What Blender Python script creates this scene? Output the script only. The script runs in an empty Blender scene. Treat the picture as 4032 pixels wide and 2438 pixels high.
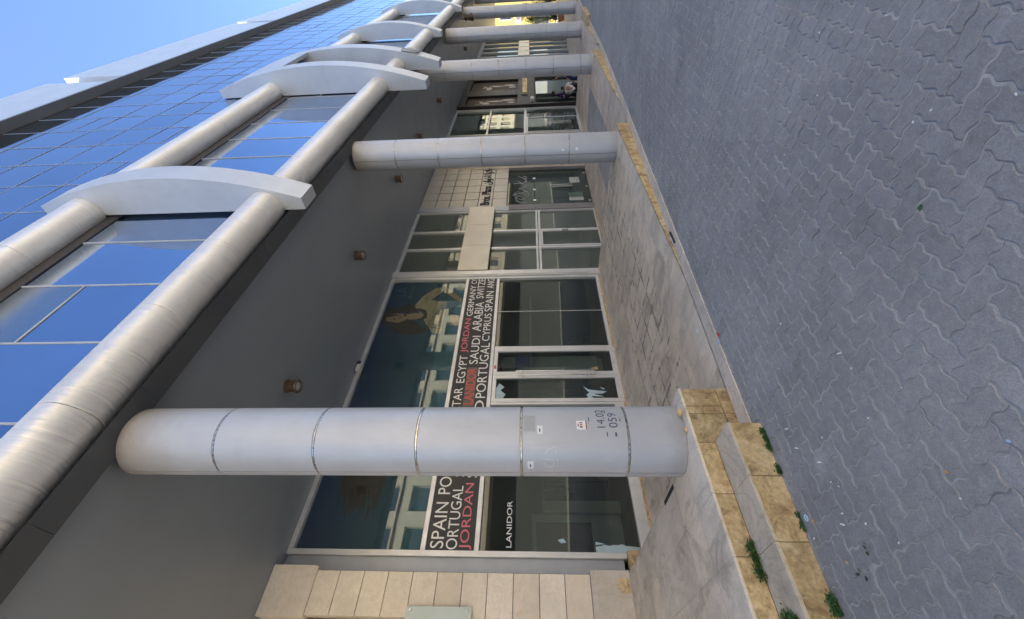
import bpy, bmesh, math, random
import numpy as np
from mathutils import Vector, Matrix
random.seed(7); np.random.seed(7)
R = math.radians
C = bpy.context.scene.collection
SC = bpy.context.scene
TOPS = []
UNIT = 1.25            # everything is laid out in units of 1.25 m with the lens at the origin
EYE = 1.60             # height of the lens above the nearest level terrace, in units

# ------------------------------------------------------------------ street level (it falls away to the right)
def st(x):
    if x < -14: return -0.735
    if x <= 14: return -1.435 - 0.05 * x
    if x <= 36: return -2.135 - 0.03 * (x - 14)
    return -2.795

# ------------------------------------------------------------------ mesh builder
class MB:
    def __init__(s): s.v = []; s.f = []; s.m = []
    def add(s, vs, fs, mi=0):
        o = len(s.v); s.v += [tuple(p) for p in vs]
        for f in fs: s.f.append(tuple(i + o for i in f)); s.m.append(mi)
        return s
    def box(s, x0, x1, y0, y1, z0, z1, mi=0):
        v = [(x0,y0,z0),(x1,y0,z0),(x1,y1,z0),(x0,y1,z0),(x0,y0,z1),(x1,y0,z1),(x1,y1,z1),(x0,y1,z1)]
        return s.add(v, [(0,3,2,1),(4,5,6,7),(0,1,5,4),(1,2,6,5),(2,3,7,6),(3,0,4,7)], mi)
    def prism(s, poly, axis, a, b, mi=0):
        n = len(poly)
        if axis == 'y': f = lambda p, t: (p[0], t, p[1])
        elif axis == 'x': f = lambda p, t: (t, p[0], p[1])
        else: f = lambda p, t: (p[0], p[1], t)
        v = [f(p, a) for p in poly] + [f(p, b) for p in poly]
        fs = [tuple(range(n)), tuple(range(2*n-1, n-1, -1))] + [(i, (i+1) % n, n+(i+1) % n, n+i) for i in range(n)]
        return s.add(v, fs, mi)
    def cyl(s, p0, p1, r, n=24, caps=True, r2=None, mi=0):
        p0 = Vector(p0); p1 = Vector(p1); d = (p1-p0).normalized()
        u = d.orthogonal().normalized(); w = d.cross(u); r2 = r if r2 is None else r2
        v = []
        for p, rr in ((p0, r), (p1, r2)):
            for k in range(n):
                a = 2*math.pi*k/n; v.append(p + u*rr*math.cos(a) + w*rr*math.sin(a))
        fs = [(k, (k+1) % n, n+(k+1) % n, n+k) for k in range(n)]
        if caps: fs += [tuple(range(n-1, -1, -1)), tuple(range(n, 2*n))]
        return s.add(v, fs, mi)
    def lathe(s, prof, c, n=32, mi=0):
        v = []; m = len(prof)
        for r, z in prof:
            for k in range(n):
                a = 2*math.pi*k/n; v.append((c[0]+r*math.cos(a), c[1]+r*math.sin(a), c[2]+z))
        fs = []
        for j in range(m-1):
            for k in range(n):
                fs.append((j*n+k, j*n+(k+1) % n, (j+1)*n+(k+1) % n, (j+1)*n+k))
        fs += [tuple(range(n-1, -1, -1)), tuple(range((m-1)*n, m*n))]
        return s.add(v, fs, mi)
    def tube(s, pts, r, n=8, mi=0):
        pts = [Vector(p) for p in pts]
        u = None; rings = []
        for i, p in enumerate(pts):
            d = (pts[min(i+1, len(pts)-1)] - pts[max(i-1, 0)]).normalized()
            if u is None: u = d.orthogonal().normalized()
            u = (u - d*u.dot(d)).normalized(); w = d.cross(u)
            rr = r[i] if isinstance(r, (list, tuple)) else r
            rings.append([p + u*rr*math.cos(2*math.pi*k/n) + w*rr*math.sin(2*math.pi*k/n) for k in range(n)])
        v = [q for ring in rings for q in ring]; m = len(rings); fs = []
        for j in range(m-1):
            for k in range(n): fs.append((j*n+k, j*n+(k+1) % n, (j+1)*n+(k+1) % n, (j+1)*n+k))
        fs += [tuple(range(n-1, -1, -1)), tuple(range((m-1)*n, m*n))]
        return s.add(v, fs, mi)
    def arc(s, c, r, ri, a0, a1, z0, z1, n=40, mi=0, bev=0.004):
        """a cylindrical shell from angle a0 to a1 (degrees), its rims eased by bev"""
        prof = [(ri, z0), (r-bev, z0), (r, z0+bev), (r, z1-bev), (r-bev, z1), (ri, z1)]
        v = []; m = len(prof)
        for k in range(n+1):
            a = R(a0 + (a1-a0)*k/n)
            for rr, z in prof: v.append((c[0]+rr*math.cos(a), c[1]+rr*math.sin(a), z))
        fs = []
        for k in range(n):
            for j in range(m):
                j2 = (j+1) % m; fs.append((k*m+j, (k+1)*m+j, (k+1)*m+j2, k*m+j2))
        fs += [tuple(range(m-1, -1, -1)), tuple(n*m+j for j in range(m))]
        return s.add(v, fs, mi)
    def build(s, name, mats, parent=None, origin=None, smooth=None, bevel=0, kind=None, recalc=True):
        if not isinstance(mats, (list, tuple)): mats = [mats]
        if parent is not None: origin = parent['org']
        if origin is None: origin = (0, 0, 0)
        origin = tuple(origin)
        me = bpy.data.meshes.new(name)
        bm = bmesh.new()
        vs = [bm.verts.new((p[0]-origin[0], p[1]-origin[1], p[2]-origin[2])) for p in s.v]
        for f, mi in zip(s.f, s.m):
            try: q = bm.faces.new([vs[i] for i in f]); q.material_index = mi
            except ValueError: pass
        if recalc: bmesh.ops.recalc_face_normals(bm, faces=bm.faces)
        if bevel: bmesh.ops.bevel(bm, geom=list(bm.edges), offset=bevel, segments=2, profile=0.6, affect='EDGES', clamp_overlap=True)
        bm.to_mesh(me); bm.free()
        for m in mats: me.materials.append(m)
        if smooth is not None:
            me.polygons.foreach_set('use_smooth', [True]*len(me.polygons))
            me.set_sharp_from_angle(angle=R(smooth))
        o = bpy.data.objects.new(name, me); C.objects.link(o)
        o['org'] = origin
        if parent is not None: o.parent = parent
        else: o.location = origin; TOPS.append(o)
        if kind: o['kind'] = kind
        return o
def tag(o, label=None, cat=None, group=None, kind=None):
    if label: o['label'] = label
    if cat: o['category'] = cat
    if group: o['group'] = group
    if kind: o['kind'] = kind
    return o
def thing(name, loc, label, cat, group=None):
    o = bpy.data.objects.new(name, None); C.objects.link(o); o.location = loc; o['org'] = tuple(loc)
    o.empty_display_size = 0.1; TOPS.append(o)
    return tag(o, label, cat, group)
def copy_tree(o, parent=None):
    c = o.copy(); C.objects.link(c)
    if parent is not None: c.parent = parent
    else: TOPS.append(c)
    for ch in list(o.children): copy_tree(ch, c)
    return c

# ------------------------------------------------------------------ materials
class NT:
    def __init__(s, name):
        s.mat = bpy.data.materials.new(name); s.mat.use_nodes = True
        s.t = s.mat.node_tree; s.p = s.t.nodes['Principled BSDF']; s.out = s.t.nodes['Material Output']
        s._oc = None
    def n(s, typ, **kw):
        q = s.t.nodes.new(typ)
        for k, v in kw.items(): setattr(q, k, v)
        return q
    def l(s, a, b): s.t.links.new(a, b)
    def sk(s, inp, v):
        if isinstance(v, (int, float, tuple, list)):
            inp.default_value = v
        else: s.l(v, inp)
    def oc(s):
        if s._oc is None: s._oc = s.n('ShaderNodeTexCoord').outputs['Object']
        return s._oc
    def M(s, op, a, b=0.0, c=None):
        q = s.n('ShaderNodeMath', operation=op); s.sk(q.inputs[0], a); s.sk(q.inputs[1], b)
        if c is not None: s.sk(q.inputs[2], c)
        return q.outputs[0]
    def sep(s, v):
        q = s.n('ShaderNodeSeparateXYZ'); s.l(v, q.inputs[0]); return q.outputs
    def comb(s, x, y, z):
        q = s.n('ShaderNodeCombineXYZ')
        for i, v in enumerate((x, y, z)): s.sk(q.inputs[i], v)
        return q.outputs[0]
    def scale(s, v, sc):
        q = s.n('ShaderNodeVectorMath', operation='MULTIPLY'); s.l(v, q.inputs[0]); q.inputs[1].default_value = sc
        return q.outputs[0]
    def noise(s, vec, scale, detail=5, rough=0.55, dist=0.0):
        q = s.n('ShaderNodeTexNoise'); s.l(vec, q.inputs['Vector']); q.inputs['Scale'].default_value = scale
        q.inputs['Detail'].default_value = detail; q.inputs['Roughness'].default_value = rough; q.inputs['Distortion'].default_value = dist
        return q.outputs['Fac']
    def ramp(s, f, stops, interp='LINEAR'):
        q = s.n('ShaderNodeValToRGB'); s.l(f, q.inputs[0]); q.color_ramp.interpolation = interp
        e = q.color_ramp.elements
        while len(e) < len(stops): e.new(0.5)
        for i, (p, c) in enumerate(stops):
            e[i].position = p; e[i].color = (c if len(c) == 4 else (*c, 1)) if isinstance(c, (tuple, list)) else (c, c, c, 1)
        return q.outputs['Color']
    def mix(s, f, a, b, blend='MIX'):
        q = s.n('ShaderNodeMix', data_type='RGBA', blend_type=blend)
        s.sk(q.inputs[0], f)
        for i, v in ((6, a), (7, b)):
            if isinstance(v, (tuple, list)): q.inputs[i].default_value = (*v[:3], 1)
            else: s.l(v, q.inputs[i])
        return q.outputs[2]
    def bump(s, h, strength=0.2, dist=0.01):
        q = s.n('ShaderNodeBump'); s.l(h, q.inputs['Height']); q.inputs['Strength'].default_value = strength; q.inputs['Distance'].default_value = dist
        s.l(q.outputs[0], s.p.inputs['Normal']); return q
    def fin(s, col=None, rough=None, metal=None, spec=None):
        if col is not None:
            if isinstance(col, (tuple, list)): s.p.inputs['Base Color'].default_value = (*col[:3], 1)
            else: s.l(col, s.p.inputs['Base Color'])
        if rough is not None: s.sk(s.p.inputs['Roughness'], rough)
        if metal is not None: s.p.inputs['Metallic'].default_value = metal
        if spec is not None: s.p.inputs['Specular IOR Level'].default_value = spec
        return s.mat
def mul(c, k): return tuple(min(1, x*k) for x in c)
def simple(name, col, rough=0.5, metal=0.0, var=0.15, scale=3.0, bump=0.0, bscale=80, spec=0.5, stretch=(1,1,1), dirt=None):
    n = NT(name); v = n.scale(n.oc(), stretch)
    f = n.noise(v, scale, 6, 0.6)
    c = n.ramp(f, [(0.3, mul(col, 1-var)), (0.7, mul(col, 1+var))])
    if dirt:
        g = n.noise(v, dirt[1], 6, 0.65, 0.5)
        c = n.mix(n.ramp(g, [(dirt[2], 0.0), (dirt[2]+0.15, 1.0)]), c, dirt[0])
    if bump: n.bump(n.noise(v, bscale, 4, 0.6), bump, 0.004)
    r = n.ramp(n.noise(v, scale*2.3, 4), [(0.3, max(0, rough-0.06)), (0.7, min(1, rough+0.08))])
    return n.fin(c, r, metal, spec)

def mat_paver():
    n = NT('grey_paver'); v = n.oc()
    g = n.n('ShaderNodeNewGeometry').outputs['Random Per Island']
    c = n.ramp(g, [(0.0, (0.303,0.291,0.268)), (0.5, (0.322,0.310,0.287)), (1.0, (0.341,0.328,0.305))])
    big = n.noise(v, 0.9, 5, 0.6)
    c = n.mix(0.55, c, n.ramp(big, [(0.3, (0.62,0.62,0.63)), (0.7, (1.18,1.18,1.17))]), 'MULTIPLY')
    fine = n.noise(v, 160, 4, 0.7)
    c = n.mix(0.8, c, n.ramp(fine, [(0.3, (0.72,0.72,0.72)), (0.7, (1.28,1.28,1.28))]), 'MULTIPLY')
    med = n.noise(v, 26, 5, 0.7)
    c = n.mix(0.7, c, n.ramp(med, [(0.35, (0.84,0.84,0.85)), (0.7, (1.2,1.2,1.18))]), 'MULTIPLY')
    vo = n.n('ShaderNodeTexVoronoi'); n.l(v, vo.inputs['Vector']); vo.inputs['Scale'].default_value = 75
    vc = n.sep(vo.outputs['Color'])
    chip = n.M('MULTIPLY', n.M('LESS_THAN', vo.outputs['Distance'], n.M('MULTIPLY', vc[1], 0.30)), n.M('GREATER_THAN', vc[0], 0.72))
    c = n.mix(n.M('MULTIPLY', chip, 0.55), c, (0.36,0.36,0.36))
    q = n.n('ShaderNodeVectorMath', operation='DISTANCE'); n.l(v, q.inputs[0]); q.inputs[1].default_value = (1.075, 2.13, -1.49)
    sp = n.M('ADD', q.outputs['Value'], n.M('MULTIPLY', n.M('SUBTRACT', n.noise(v, 30, 6, 0.75), 0.5), 0.16))
    c = n.mix(n.ramp(sp, [(0.03, 0.45), (0.085, 0.0)]), c, (0.46,0.445,0.41))
    oil = n.noise(n.scale(v, (0.8, 1.4, 1)), 0.75, 6, 0.65, 1.2)
    c = n.mix(n.ramp(oil, [(0.56, 0.0), (0.68, 0.32)]), c, (0.13,0.13,0.13))
    stain = n.noise(v, 2.3, 6, 0.7, 0.8)
    c = n.mix(n.ramp(stain, [(0.60, 0.0), (0.75, 0.45)]), c, (0.27,0.265,0.25))
    n.bump(n.M('ADD', n.noise(v, 120, 5, 0.7), n.M('MULTIPLY', n.noise(v, 30, 4), 0.7)), 0.35, 0.003)
    return n.fin(c, 0.82, 0, 0.35)
def mat_tile(name, c0, p, x0, y0, wet=False, streak=(1,1,1)):
    n = NT(name); v = n.oc(); x, y, z = n.sep(v)
    wob = n.M('MULTIPLY', n.M('SUBTRACT', n.noise(v, 7, 3), 0.5), 0.012)
    ux = n.M('DIVIDE', n.M('SUBTRACT', n.M('ADD', x, wob), x0), p); uy = n.M('DIVIDE', n.M('SUBTRACT', n.M('ADD', y, wob), y0), p)
    def edge(u):
        fr = n.M('FRACT', u); return n.M('MINIMUM', fr, n.M('SUBTRACT', 1.0, fr))
    d = n.M('MINIMUM', edge(ux), edge(uy))
    wn = n.n('ShaderNodeTexWhiteNoise', noise_dimensions='2D'); n.l(n.comb(n.M('FLOOR', ux), n.M('FLOOR', uy), 0.0), wn.inputs['Vector'])
    c = n.ramp(wn.outputs['Value'], [(0, mul(c0, 0.88)), (0.5, c0), (1, (c0[0]*1.09, c0[1]*1.08, c0[2]*1.06))])
    vein = n.noise(n.scale(v, streak), 5, 8, 0.68, 0.6)
    c = n.mix(0.8, c, n.ramp(vein, [(0.28, (0.74,0.73,0.71)), (0.5, (1,1,1)), (0.75, (1.18,1.17,1.14))]), 'MULTIPLY')
    fine = n.noise(v, 55, 5, 0.7)
    c = n.mix(0.5, c, n.ramp(fine, [(0.3, (0.75,0.75,0.75)), (0.7, (1.2,1.2,1.2))]), 'MULTIPLY')
    big = n.noise(v, 1.3, 6, 0.65, 0.8)
    c = n.mix(n.ramp(big, [(0.5, 0.0), (0.72, 0.6)]), c, mul(c0, 0.62))
    sm = n.noise(n.scale(v, (1.0, 0.55, 1)), 1.9, 8, 0.72, 1.8)
    c = n.mix(n.ramp(sm, [(0.53, 0.0), (0.66, 0.62)]), c, (c0[0]*0.40, c0[1]*0.37, c0[2]*0.33))
    pit = n.noise(v, 14, 7, 0.75, 1.2)
    c = n.mix(n.ramp(pit, [(0.64, 0.0), (0.72, 0.55)]), c, mul(c0, 0.30))
    jm = n.M('LESS_THAN', d, 0.012); js = n.M('MULTIPLY', jm, n.ramp(n.noise(v, 2.7, 4), [(0.35, 0.12), (0.65, 0.5)]))
    c = n.mix(js, c, mul(c0, 0.40))
    if wet:
        # damp joints: a band of tiles whose joints have bled dark
        zone = n.M('MULTIPLY', n.M('GREATER_THAN', y, 3.55), n.M('LESS_THAN', y, 5.15))
        amt = n.ramp(n.noise(v, 4.2, 6, 0.75, 0.6), [(0.46, 0.0), (0.64, 1.0)])
        wd = n.M('MULTIPLY', amt, 0.10); m = n.M('MULTIPLY', n.M('LESS_THAN', n.M('ADD', d, n.M('MULTIPLY', n.M('SUBTRACT', n.noise(v, 16, 5, 0.7), 0.5), 0.16)), wd), zone)
        c = n.mix(n.M('MULTIPLY', m, 0.72), c, mul(c0, 0.20))
    n.bump(n.M('SUBTRACT', n.M('MULTIPLY', n.noise(v, 40, 5, 0.7), 0.3), jm), 0.35, 0.004)
    return n.fin(c, n.ramp(n.noise(v, 6, 4), [(0.3, 0.42), (0.7, 0.68)]), 0, 0.4)
def mat_riser():
    n = NT('ochre_riser_stone'); v = n.oc()
    g = n.n('ShaderNodeNewGeometry').outputs['Random Per Island']
    a = n.noise(v, 6, 8, 0.7, 1.0)
    c = n.ramp(a, [(0.30, (0.27,0.17,0.085)), (0.43, (0.46,0.33,0.17)), (0.55, (0.60,0.46,0.25)), (0.70, (0.72,0.60,0.40))])
    b = n.noise(v, 38, 6, 0.75)
    c = n.mix(0.75, c, n.ramp(b, [(0.3, (0.62,0.60,0.56)), (0.65, (1.15,1.15,1.12))]), 'MULTIPLY')
    c = n.mix(0.5, c, n.ramp(g, [(0, (0.7,0.68,0.66)), (1, (1.18,1.16,1.12))]), 'MULTIPLY')
    d = n.noise(v, 11, 6, 0.7, 0.5)
    c = n.mix(n.ramp(d, [(0.55, 0.0), (0.70, 0.75)]), c, (0.13,0.095,0.06))
    n.bump(n.M('ADD', a, b), 0.6, 0.008)
    return n.fin(c, 0.7, 0, 0.35)
def mat_clad(name, col, rough, metal, ripple=0.0, grime=False):
    n = NT(name); v = n.oc()
    f = n.noise(v, 1.6, 5, 0.6); c = n.ramp(f, [(0.3, mul(col, 0.92)), (0.7, mul(col, 1.06))])
    g = n.noise(n.scale(v, (6, 6, 0.9)), 2.4, 6, 0.65)
    c = n.mix(n.ramp(g, [(0.55, 0.0), (0.8, 0.30)]), c, mul(col, 0.72) if not ripple else (col[0]*0.8, col[1]*0.74, col[2]*0.66))
    s = n.noise(v, 9, 6, 0.7)
    if not ripple: c = n.mix(n.ramp(s, [(0.66, 0.0), (0.78, 0.25)]), c, mul(col, 0.6))
    if grime:
        # soot under the ceiling and splashed dirt at the foot
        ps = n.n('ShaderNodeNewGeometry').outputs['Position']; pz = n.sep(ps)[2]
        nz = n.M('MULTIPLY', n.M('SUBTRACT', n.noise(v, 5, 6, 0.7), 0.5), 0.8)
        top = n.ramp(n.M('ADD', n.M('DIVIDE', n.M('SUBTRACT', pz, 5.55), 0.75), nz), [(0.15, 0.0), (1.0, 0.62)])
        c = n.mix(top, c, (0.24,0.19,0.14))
        foot = n.ramp(n.M('ADD', n.M('MULTIPLY', n.sep(v)[2], 3.2), nz), [(0.0, 0.5), (0.55, 0.0)])
        c = n.mix(foot, c, (0.28,0.25,0.21))
        scr = n.noise(n.scale(v, (22, 22, 2.2)), 1.0, 6, 0.75, 0.3)
        c = n.mix(n.ramp(scr, [(0.60, 0.0), (0.72, 0.28)]), c, (0.40,0.38,0.35))
    if ripple:
        rp = n.noise(n.scale(v, (13.0, 1.5, 1.5)), 1.0, 2, 0.5, 0.7)
        n.bump(rp, ripple, 0.03)
    else: n.bump(n.noise(v, 1.1, 3, 0.5), 0.10, 0.03)
    return n.fin(c, n.ramp(n.noise(v, 14, 4), [(0.3, rough-0.05), (0.7, rough+0.08)]), metal, 0.5)
def mat_facade_glass(name, col, rough=0.02):
    n = NT(name); v = n.oc()
    c = n.ramp(n.noise(v, 0.7, 4), [(0.3, mul(col, 0.94)), (0.7, mul(col, 1.05))])
    c = n.mix(1.0, c, n.ramp(n.n('ShaderNodeObjectInfo').outputs['Random'], [(0, (0.84,0.86,0.88)), (1, (1.16,1.13,1.08))]), 'MULTIPLY')
    sm = n.noise(n.scale(v, (1, 1, 0.22)), 5, 6, 0.7, 0.6)
    c = n.mix(n.ramp(sm, [(0.5, 0.0), (0.8, 0.22)]), c, (0.42,0.45,0.48))
    n.bump(n.noise(v, 1.1, 2), 0.10, 0.02)
    return n.fin(c, rough, 1.0)
def mat_shop_glass(name, tint, refl=1.0, haze=0.0):
    n = NT(name); t = n.t; t.nodes.remove(n.p)
    tr = n.n('ShaderNodeBsdfTransparent'); tr.inputs[0].default_value = (*tint, 1)
    gl = n.n('ShaderNodeBsdfGlossy'); gl.inputs['Roughness'].default_value = 0.0; gl.inputs['Color'].default_value = (0.95,0.97,0.95,1)
    fr = n.n('ShaderNodeLayerWeight'); fr.inputs[0].default_value = 0.5
    k = n.M('MINIMUM', n.M('MULTIPLY', n.M('ADD', 0.045, n.M('MULTIPLY', n.M('POWER', fr.outputs['Facing'], 4.6), 0.95)), refl), 1.0)
    mx = n.n('ShaderNodeMixShader'); n.l(k, mx.inputs[0]); n.l(tr.outputs[0], mx.inputs[1]); n.l(gl.outputs[0], mx.inputs[2])
    last = mx.outputs[0]
    df = n.n('ShaderNodeBsdfDiffuse'); df.inputs[0].default_value = (0.42,0.46,0.43,1)
    dust = n.ramp(n.noise(n.scale(n.oc(), (1, 1, 0.35)), 5, 6, 0.7, 0.4), [(0.35, 0.004+haze), (0.75, 0.035+haze)])
    m2 = n.n('ShaderNodeMixShader'); n.l(dust, m2.inputs[0]); n.l(last, m2.inputs[1]); n.l(df.outputs[0], m2.inputs[2])
    n.l(m2.outputs[0], n.out.inputs[0]); return n.mat
def mat_poster_blue():
    n = NT('poster_blue_print'); x, y, z = n.sep(n.oc())
    f = n.M('DIVIDE', n.M('SUBTRACT', 1.86, z), 1.8)
    f = n.M('ADD', f, n.M('MULTIPLY', n.M('SUBTRACT', n.noise(n.oc(), 0.8, 3), 0.5), 0.4))
    c = n.ramp(f, [(0.0, (0.012,0.035,0.15)), (0.35, (0.018,0.065,0.13)), (1.0, (0.05,0.125,0.175))])
    return n.fin(c, 0.5)
def mat_leaf(name, c0, c1):
    n = NT(name); g = n.n('ShaderNodeNewGeometry').outputs['Random Per Island']
    return n.fin(n.ramp(g, [(0, c0), (1, c1)]), 0.55)
def mat_weathered_wall(name, col, dirtcol, var=0.12):
    n = NT(name); v = n.oc()
    c = n.ramp(n.noise(v, 1.2, 7, 0.65, 0.7), [(0.3, mul(col, 1-var)), (0.7, mul(col, 1+var))])
    c = n.mix(n.ramp(n.noise(n.scale(v, (1, 1, 0.3)), 4.5, 8, 0.7, 1.0), [(0.52, 0.0), (0.75, 0.5)]), c, dirtcol)
    c = n.mix(0.4, c, n.ramp(n.noise(v, 40, 5, 0.7), [(0.3, (0.85,0.84,0.82)), (0.7, (1.1,1.1,1.1))]), 'MULTIPLY')
    c = n.mix(1.0, c, n.ramp(n.n('ShaderNodeObjectInfo').outputs['Random'], [(0, (0.88,0.86,0.83)), (1, (1.06,1.07,1.08))]), 'MULTIPLY')
    vn = n.noise(n.scale(v, (1.2, 1, 2.2)), 1.8, 8, 0.6, 2.5)
    c = n.mix(n.ramp(vn, [(0.47, 0.0), (0.50, 0.38), (0.53, 0.0)]), c, dirtcol)
    n.bump(n.noise(v, 30, 5, 0.7), 0.15, 0.004)
    return n.fin(c, 0.55, 0, 0.4)

M_ = {}
M_['paver'] = mat_paver()
M_['sand'] = simple('joint_sand', (0.41,0.39,0.345), 0.95, 0, 0.22, 14, 0.3, 200, 0.2, dirt=((0.27,0.255,0.23), 2.2, 0.62))
M_['bounce_paving'] = simple('outer_paving', (0.47,0.44,0.385), 0.9, 0, 0.15, 6, 0.3, 120, 0.3)  # out-of-view paving, paled to bounce sunlight into the shade
M_['tile_a'] = mat_tile('travertine_tile_upper', (0.75,0.655,0.515), 0.375, 0.82, 3.12, False, (1,0.45,1))
M_['tile_b'] = mat_tile('travertine_tile_lower', (0.76,0.64,0.48), 0.375, 0.765, 3.12, True, (1,0.5,1))
M_['tile_c'] = mat_tile('travertine_tile_far', (0.68,0.56,0.43), 0.42, 0.2, 3.12, False, (1,0.4,1))
M_['tile_grey'] = mat_tile('grey_tile', (0.40,0.385,0.36), 0.42, 0.2, 3.1, False)
M_['riser'] = mat_riser()
M_['tread'] = mat_weathered_wall('tread_stone', (0.66,0.57,0.43), (0.27,0.22,0.15), 0.28)
M_['strip'] = mat_weathered_wall('strip_stone', (0.66,0.57,0.45), (0.36,0.29,0.20), 0.2)
M_['dark_gap'] = simple('dark_joint', (0.03,0.027,0.024), 0.9, 0, 0.2, 8)
M_['clad'] = mat_clad('silver_cladding', (0.52,0.53,0.545), 0.46, 0.28, 0.0, True)
M_['fin'] = mat_clad('fin_cladding', (0.60,0.62,0.635), 0.48, 0.35)
M_['tube'] = mat_clad('tube_cladding', (0.78,0.755,0.71), 0.34, 0.34, 0.75)
M_['parapet'] = mat_clad('parapet_cladding', (0.60,0.62,0.64), 0.48, 0.4)
M_['soffit'] = simple('soffit_panel', (0.285,0.31,0.335), 0.38, 0.2, 0.05, 0.7, 0.03, 2)
M_['beam'] = simple('beam_panel', (0.095,0.10,0.105), 0.5, 0.2, 0.08, 1.2)
M_['ring'] = simple('joint_band_metal', (0.60,0.55,0.48), 0.28, 1.0, 0.4, 18)
M_['core'] = simple('column_core', (0.05,0.045,0.04), 0.8, 0, 0.2, 6)
M_['blue_glass'] = mat_facade_glass('blue_mirror_glass', (0.31,0.40,0.555), 0.05)
M_['grey_reflection_glass'] = mat_facade_glass('grey_opening_light', (0.40,0.44,0.47), 0.22)  # grey reflection of a tilted opening pane is put into the colour
M_['mull'] = simple('pale_mullion', (0.50,0.49,0.46), 0.4, 0.3, 0.1, 4)
M_['mull_up'] = simple('upper_mullion', (0.31,0.34,0.40), 0.45, 0.4, 0.1, 4)
M_['mull_dark'] = simple('dark_trim_and_shade', (0.045,0.04,0.04), 0.7, 0, 0.2, 6)
M_['alu'] = simple('aluminium_frame', (0.66,0.655,0.64), 0.34, 0.45, 0.10, 6, 0.03, 40, stretch=(1,1,0.4), dirt=((0.40,0.38,0.35), 5, 0.62))
M_['alu_grey'] = simple('grey_metal_panel', (0.42,0.44,0.47), 0.42, 0.35, 0.08, 3)
M_['glass'] = mat_shop_glass('shop_glass', (0.80,0.85,0.83))
M_['glass_low'] = mat_shop_glass('lower_shop_glass', (0.56,0.61,0.59), 1.0, 0.012)
M_['glass_green'] = mat_shop_glass('green_shop_glass', (0.45,0.56,0.50), 0.85, 0.04)
M_['glass_dusty'] = mat_shop_glass('dusty_shop_glass', (0.62,0.66,0.60), 1.0, 0.13)
M_['plaque_glass'] = simple('plaque_glass', (0.62,0.68,0.61), 0.12, 0, 0.06, 3)
M_['steel'] = simple('brushed_steel', (0.70,0.68,0.64), 0.22, 1.0, 0.12, 30)
M_['brass'] = simple('brass', (0.72,0.50,0.20), 0.3, 1.0, 0.15, 20)
M_['gold'] = simple('gold_letter', (0.75,0.58,0.28), 0.35, 0.8, 0.2, 20)
M_['bronze'] = simple('bronze_lamp', (0.17,0.115,0.075), 0.35, 0.6, 0.3, 14)
M_['lens'] = simple('lamp_lens', (0.42,0.42,0.42), 0.2, 0, 0.15, 20)
M_['stone'] = mat_weathered_wall('cream_stone', (0.84,0.74,0.60), (0.66,0.52,0.38), 0.12)
M_['stone_pale'] = mat_weathered_wall('pale_stone_base', (0.66,0.60,0.52), (0.46,0.36,0.22), 0.10)
M_['wall_tile'] = simple('beige_wall_tile', (0.50,0.465,0.40), 0.38, 0.12, 0.07, 2.5, 0.03, 20)
M_['beige_panel'] = simple('beige_metal_panel', (0.60,0.555,0.46), 0.36, 0.3, 0.08, 2)
M_['band'] = simple('black_band', (0.028,0.026,0.024), 0.45, 0, 0.2, 4)
M_['white'] = simple('white_lettering', (0.82,0.80,0.74), 0.5, 0, 0.04, 8)
M_['pink'] = simple('pink_lettering', (0.72,0.17,0.20), 0.5, 0, 0.06, 8)
M_['red'] = simple('red_lettering', (0.62,0.10,0.06), 0.5, 0, 0.06, 8)
M_['redbox'] = simple('lettering_patch', (0.13,0.11,0.09), 0.5, 0, 0.1, 8)
M_['poster'] = mat_poster_blue()
M_['hair'] = simple('print_hair', (0.060,0.028,0.017), 0.6, 0, 0.5, 7, stretch=(4,1,0.8))
M_['pskin'] = simple('print_skin', (0.52,0.32,0.20), 0.6, 0, 0.18, 5)
M_['pdark'] = simple('print_shadow', (0.06,0.03,0.024), 0.6, 0, 0.2, 5)
M_['dress'] = simple('print_dress', (0.55,0.42,0.26), 0.6, 0, 0.28, 4, stretch=(1,1,3))
M_['pteal'] = simple('print_teal', (0.065,0.16,0.215), 0.5, 0, 0.1, 3)
M_['film'] = simple('torn_film', (0.42,0.53,0.56), 0.6, 0, 0.12, 12)
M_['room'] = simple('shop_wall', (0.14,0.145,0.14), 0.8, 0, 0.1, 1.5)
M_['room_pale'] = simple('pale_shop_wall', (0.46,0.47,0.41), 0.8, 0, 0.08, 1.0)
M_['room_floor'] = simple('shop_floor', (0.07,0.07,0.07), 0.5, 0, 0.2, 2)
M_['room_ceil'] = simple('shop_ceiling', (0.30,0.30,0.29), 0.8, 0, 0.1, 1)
M_['wood'] = simple('dark_wood', (0.085,0.045,0.028), 0.45, 0, 0.3, 4, stretch=(1,1,6))
M_['offwhite'] = simple('offwhite_paint', (0.58,0.58,0.55), 0.55, 0, 0.05, 4)
M_['black'] = simple('black_plastic', (0.02,0.02,0.022), 0.45, 0, 0.2, 8)
M_['navy'] = simple('navy_plastic', (0.02,0.03,0.09), 0.3, 0, 0.1, 8)
M_['jamb'] = mat_weathered_wall('grey_granite_jamb', (0.24,0.23,0.235), (0.14,0.13,0.13), 0.15)
M_['blackstone'] = simple('black_stone', (0.022,0.020,0.019), 0.45, 0, 0.3, 3, spec=0.25, dirt=((0.06,0.05,0.036), 2.2, 0.58))
M_['sepia'] = simple('sepia_print', (0.075,0.062,0.048), 0.6, 0, 0.35, 3, spec=0.2)
M_['sepia_lt'] = simple('sepia_highlight', (0.45,0.42,0.37), 0.5, 0, 0.15, 6)
M_['cream'] = mat_weathered_wall('sunlit_cream_stone', (0.74,0.65,0.50), (0.58,0.48,0.34), 0.08)
M_['yellow'] = simple('yellow_render', (0.55,0.42,0.15), 0.8, 0, 0.06, 1)
M_['winblue'] = simple('window_blue', (0.05,0.065,0.10), 0.08, 0, 0.15, 1.5, spec=0.8)
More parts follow.
